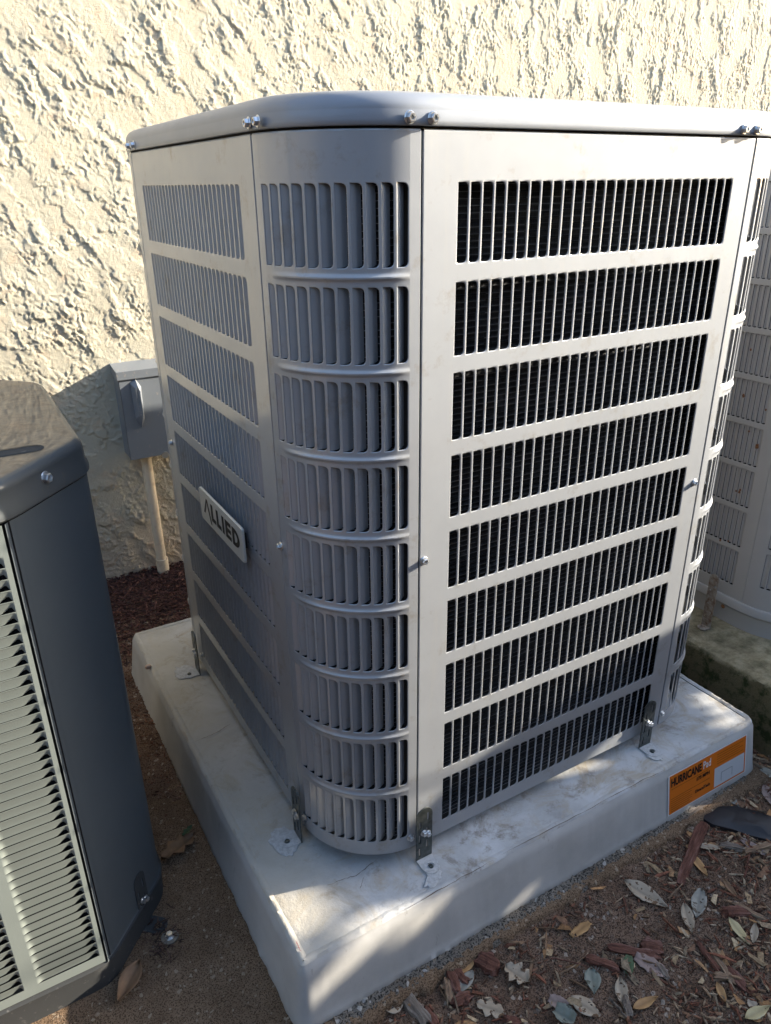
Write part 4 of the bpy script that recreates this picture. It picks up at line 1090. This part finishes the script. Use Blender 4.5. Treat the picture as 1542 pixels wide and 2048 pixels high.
tag(obj('pebble', mb, mat('rosy_pebble', (.50, .36, .28), .25), None, 60), 'small glossy pinkish pebble on the rim of the pale pad', 'pebble')
twig([(1119, 1950), (1150, 1933), (1176, 1906)], .0016, M['bark_tan'], 'pale straw-like twig left of the flat red bark strip')
twig([(1335, 1798), (1355, 1778), (1372, 1756)], .0016, M['bark_tan'], 'pale curved stalk right of the long beige pointed leaf')
twig([(1217, 1999), (1236, 2015), (1256, 2040)], .0024, M['bark_grey'], 'whitish peeling twig left of the ochre curled leaf')
twig([(1100, 1916), (1140, 1925), (1185, 1938)], .0012, M['bark_red'], 'thin reddish root fibre above the large tan leaf')
twig([(1490, 1755), (1500, 1700), (1496, 1660)], .0016, M['bark_red'], 'dark upright twig near the right edge below the black sheet')
# black sheet
mb = MB(); Pp = [(1397, 1633), (1428, 1617), (1470, 1612), (1515, 1630), (1560, 1642), (1560, 1690), (1500, 1672), (1465, 1662), (1425, 1652)]
W3 = [gpt(a, b, .004) for a, b in Pp]; c = sum(W3, Vector()) / len(W3)
L_ = []
for s, z_ in ((1.02, -.004), (1, .002), (.8, .005), (.5, .008), (.2, .007)):
    L_.append([tuple(c + (p - c) * s + Vector((0, 0, z_ + .007 * float(perlin(i * .9, s * 4, 12)) + .004 * (i % 2)))) for i, p in enumerate(W3)])
mb.loops(L_, cap1=True)
tag(obj('black_sheet', mb, M['plastic'], None, 60), 'crumpled black sheet of weed barrier at the right edge beside the pad', 'sheet')

# shredded mulch and crumbs: nobody could count these
def scatter(name, n, xr, yr, dens, Lr_, Wr, pal, seed, zf, tall=.5, mt=None, flat_=1.0):
    r = np.random.RandomState(seed)
    x = r.uniform(*xr, n); y = r.uniform(*yr, n); keep = r.rand(n) < dens(x, y); x = x[keep]; y = y[keep]; n = len(x)
    L_ = r.uniform(*Lr_, n) * r.uniform(.4, 1, n); W_ = np.minimum(r.uniform(*Wr, n), L_ * .7); T_ = W_ * r.uniform(.2, .6, n) * flat_
    a = r.uniform(0, 2 * PI, n); tilt = r.normal(0, .28 * tall, n)
    z = zf(x, y) + r.uniform(0, 1, n) ** 2 * .006 * tall
    base = np.array([[-1, -.6, 0], [-.5, .8, 0], [.7, .7, 0], [1, -.3, 0], [-.9, -.4, 1], [-.4, .5, 1.1], [.6, .5, .9], [.8, -.2, 1]], float)
    jit = r.uniform(-.25, .25, (n, 8, 3)) * np.array([1, 1, .4]); Q = base[None] + jit
    Q[..., 0] *= L_[:, None] / 2; Q[..., 1] *= W_[:, None] / 2; Q[..., 2] *= T_[:, None]
    zt_ = Q[..., 2] + Q[..., 0] * np.sin(tilt)[:, None]
    ca, sa = np.cos(a)[:, None], np.sin(a)[:, None]
    V_ = np.stack([x[:, None] + Q[..., 0] * ca - Q[..., 1] * sa, y[:, None] + Q[..., 0] * sa + Q[..., 1] * ca, z[:, None] + zt_ + .0005], -1).reshape(-1, 3)
    fq = np.array([[4, 7, 6, 5], [0, 1, 5, 4], [1, 2, 6, 5], [2, 3, 7, 6], [3, 0, 4, 7]]); fq = fq[:, ::-1]
    Fq = (fq[None] + (np.arange(n) * 8)[:, None, None]).reshape(-1, 4)
    me = np_mesh(name, V_, Fq, mt or M['chip'], False)
    pal = np.array(pal); ci = r.randint(0, len(pal), n); cc = pal[ci] * r.uniform(.75, 1.75, (n, 1))
    ca_ = me.color_attributes.new('Col', 'FLOAT_COLOR', 'POINT'); C4 = np.ones((n * 8, 4), np.float32); C4[:, :3] = np.repeat(cc, 8, 0); ca_.data.foreach_set('color', C4.ravel())
    return stuff(link(name, me))
def off_pad(x, y): return ~((x > -.125) & (x < .86) & (y > -.118) & (y < .87))
reds = [(.20, .08, .045), (.18, .08, .045), (.09, .035, .022), (.12, .07, .045), (.20, .12, .08)]
mixd = [(.16, .065, .038), (.24, .145, .085), (.31, .215, .135), (.10, .05, .03), (.20, .10, .06), (.34, .255, .17), (.13, .055, .035), (.17, .12, .08), (.19, .075, .045)]
def df(x, y):
    d_ = off_pad(x, y) * ((y < -.10) | (x > .86))
    bare = np.exp(-(((x - .38) / .22) ** 2 + ((y + .20) / .085) ** 2))
    clump = .35 + .9 * sstep(-.3, .4, perlin(x / .07, y / .07, 21))
    return d_ * (1 - .93 * bare) * clump * (.35 + .65 * sstep(.15, .75, x - .6 * (y + .2)))
scatter('mulch', 24000, (-.1, 1.0), (-.56, .25), df, (.006, .026), (.0015, .006), mixd, 5, soil_h)
litter = [(.32, .22, .125), (.38, .28, .17), (.28, .16, .08), (.24, .17, .105), (.34, .18, .08), (.29, .22, .145), (.20, .11, .065)]
scatter('leaf_litter', 4200, (.0, 1.0), (-.56, .2), lambda x, y: df(x, y) * .6, (.010, .036), (.006, .018), litter, 16, lambda x, y: soil_h(x, y) + .001, .8, flat_=.12)
scatter('mulch_splinters', 3600, (.0, 1.0), (-.56, .2), lambda x, y: df(x, y) * .8, (.018, .05), (.002, .008), mixd, 6, soil_h, 1.0)
scatter('soil_crumbs', 30000, (-.1, 1.0), (-.56, .25), lambda x, y: off_pad(x, y) * .9, (.0012, .005), (.001, .004), [(.06, .038, .027), (.10, .065, .045), (.045, .028, .02), (.16, .13, .10), (.08, .05, .035)], 8, soil_h, .5)
scatter('red_mulch', 9000, (-.24, .24), (.86, 1.27), lambda x, y: .25 + .75 * sstep(.9, 1.1, y), (.008, .034), (.0015, .006), [(.10, .045, .035), (.07, .03, .026), (.13, .06, .045), (.055, .028, .026)], 9, lambda x, y: soil_h(x, y) + .008 * sstep(1.0, 1.2, y) * np.random.RandomState(3).rand(len(x)), 1.0)
scatter('red_dirt_litter', 6000, (-.26, .05), (.28, 1.0), lambda x, y: .8 * sstep(.25, .7, y), (.003, .014), (.001, .004), reds, 10, soil_h, .6)
zsl = lambda x, y: np.full(len(x), GZ + .0008)
scatter('slab_grit', 14000, (-.36, -.08), (-.115, .5), lambda x, y: .7 + 0 * x, (.0008, .0022), (.0008, .0018), [(.20, .14, .09), (.12, .08, .05), (.23, .175, .12), (.09, .055, .035), (.16, .10, .07)], 11, zsl, .2)
scatter('slab_debris', 420, (-.26, -.19), (.10, .20), lambda x, y: np.exp(-(((x + .225) / .022) ** 2 + ((y - .145) / .03) ** 2)), (.006, .028), (.001, .003), [(.07, .04, .03), (.12, .07, .05), (.05, .03, .025)], 12, zsl, .8)

# ================================================================== shrub added out of view at the right, leaves cut to shape the shade
E1 = Vector((-SUN.y, SUN.x, 0)).normalized(); E2 = SUN.cross(E1).normalized()
if E2.z < 0: E2 = -E2
holes = [(-.020, .006, .032, .020), (-.060, -.042, .024, .023), (-.086, -.051, .026, .013), (-.052, -.060, .012, .014), (-.040, -.082, .008, .010), (.132, -.168, .012, .018), (.148, -.160, .010, .009),
         (.10, -.350, .018, .014), (.225, -.287, .040, .010), (.165, -.281, .014, .010), (-.052, -.086, .008, .010), (-.013, -.201, .010, .008)]  # gaps left in the foliage where sun patches should land
ta = [-1.6, -.5, -.25, -.12, -.09, -.065, -.048, -.034, -.018, .022, .040, .062, .088, .112, .155, .191, .22, .27, .4, .8]
tb = [.25, .12, .03, .010, .004, .006, .004, -.002, -.012, -.010, .008, .028, .020, .004, -.010, -.040, -.056, -.10, -.16, -.2]
r = np.random.RandomState(21)
def cull(a, b, rad_):
    ok = b < np.interp(a, ta, tb) - rad_ * .55
    for h in holes: ok &= ((a - h[0]) / (h[2] + rad_ * .62)) ** 2 + ((b - h[1]) / (h[3] + rad_ * .62)) ** 2 > 1
    return ok
PA, PBb, PR = [], [], []
for n_s, lo, hi, b0, a0, a1 in ((9000, .026, .040, -1.08, -1.25, .62), (9000, .014, .022, -.60, -.45, .40), (7000, .009, .013, -.45, -.16, .32)):
    a = r.uniform(a0, a1, n_s); b = r.uniform(b0, .25, n_s); rr_ = r.uniform(lo, hi, n_s); k = cull(a, b, rr_); PA.append(a[k]); PBb.append(b[k]); PR.append(rr_[k])
PA = np.concatenate(PA); PBb = np.concatenate(PBb); PR = np.concatenate(PR); nS = len(PA)
Cc = PA[:, None] * np.array(E1) + PBb[:, None] * np.array(E2) + (2.45 + r.normal(0, .14, nS))[:, None] * np.array(SUN)
k = Cc[:, 2] > -.13; Cc = Cc[k]; PR = PR[k]; nS = len(Cc)
NV = np.array(SUN) + r.normal(0, .45, (nS, 3)); NV /= np.linalg.norm(NV, axis=1)[:, None]
T1 = np.cross(NV, r.normal(0, 1, (nS, 3))); T1 /= np.linalg.norm(T1, axis=1)[:, None]; T2 = np.cross(NV, T1)
Q4 = np.stack([Cc - T1 * PR[:, None] * 1.25, Cc - T2 * PR[:, None] * .75, Cc + T1 * PR[:, None] * 1.25, Cc + T2 * PR[:, None] * .75], 1).reshape(-1, 3)
shr = thing('shrub', 'low leafy shrub outside the right edge that shades the pad and the soil', 'shrub', (2.3, -.8, -.14))
M['shrub_leaf'] = mat('shrub_leaf', (.045, .075, .025), .5)
fo = stuff(link('foliage', np_mesh('foliage', Q4, np.arange(nS * 4).reshape(-1, 4), M['shrub_leaf'], False), shr)); fo.location = -shr.location
m_ = MB(); m_.tube([E1 * a + E2 * b + SUN * 2.3 for a, b in ((.10, -.10), (.075, -.01), (.055, .028), (.038, .058), (.012, .100), (.0, .118))], [.005, .0045, .004, .0035, .003, .002], 7); child('twig', m_, M['bark_grey'], shr, 60)  # twig added to cast a thin streak of shade near the seam
for k in range(9):
    y0 = -1.7 + k * .18; x0 = 2.3 + random.uniform(-.08, .08); m_ = MB(); m_.tube([(x0, y0, -.15), (x0 + random.uniform(-.08, .08), y0 + random.uniform(-.06, .06), .22), (x0 + random.uniform(-.12, .12), y0 + random.uniform(-.1, .1), .5)], [.012, .009, .004], 7)
    child('stem', m_, M['bark_grey'], shr, 60)

# added unseen hedge behind and left of the camera, darkens horizon and reflections
hdg = thing('hedge', 'tall clipped hedge along the yard boundary behind the camera', 'hedge', (-1, -3.3, -.14))
r = np.random.RandomState(5); nH = 16000
L1 = 11.0; L2 = 5.2; u_ = r.uniform(0, L1 + L2, nH); hz = -.14 + 2.9 * r.rand(nH)
hx = np.where(u_ < L1, -5.5 + u_, -5.5); hy = np.where(u_ < L1, -3.3, -3.3 + (u_ - L1)); dd = r.normal(0, .10, nH) + .12 * perlin(u_ / .5, hz / .5, 3)
hx = hx + np.where(u_ < L1, 0, 1) * dd; hy = hy + np.where(u_ < L1, 1, 0) * dd; hz = hz + .15 * perlin(u_ / .6, u_ * 0, 4)
Cc = np.stack([hx, hy, hz], -1); NV = r.normal(0, 1, (nH, 3)); NV /= np.linalg.norm(NV, axis=1)[:, None]
T1 = np.cross(NV, r.normal(0, 1, (nH, 3))); T1 /= np.linalg.norm(T1, axis=1)[:, None]; T2 = np.cross(NV, T1); PR = r.uniform(.04, .09, nH)[:, None]
Q4 = np.stack([Cc - T1 * PR, Cc - T2 * PR * .6, Cc + T1 * PR, Cc + T2 * PR * .6], 1).reshape(-1, 3)
fo = stuff(link('foliage', np_mesh('hedge_foliage', Q4, np.arange(nH * 4).reshape(-1, 4), M['shrub_leaf'], False), hdg)); fo.location = -hdg.location
mb = MB(); mb.box((-5.6, -3.42, -.14), (5.4, -3.30, 2.6)); mb.box((-5.62, -3.30, -.14), (-5.5, 1.2, 2.6)); child('branches', mb, M['bark_grey'], hdg)  # solid core added so no bright sky shows through the leaves
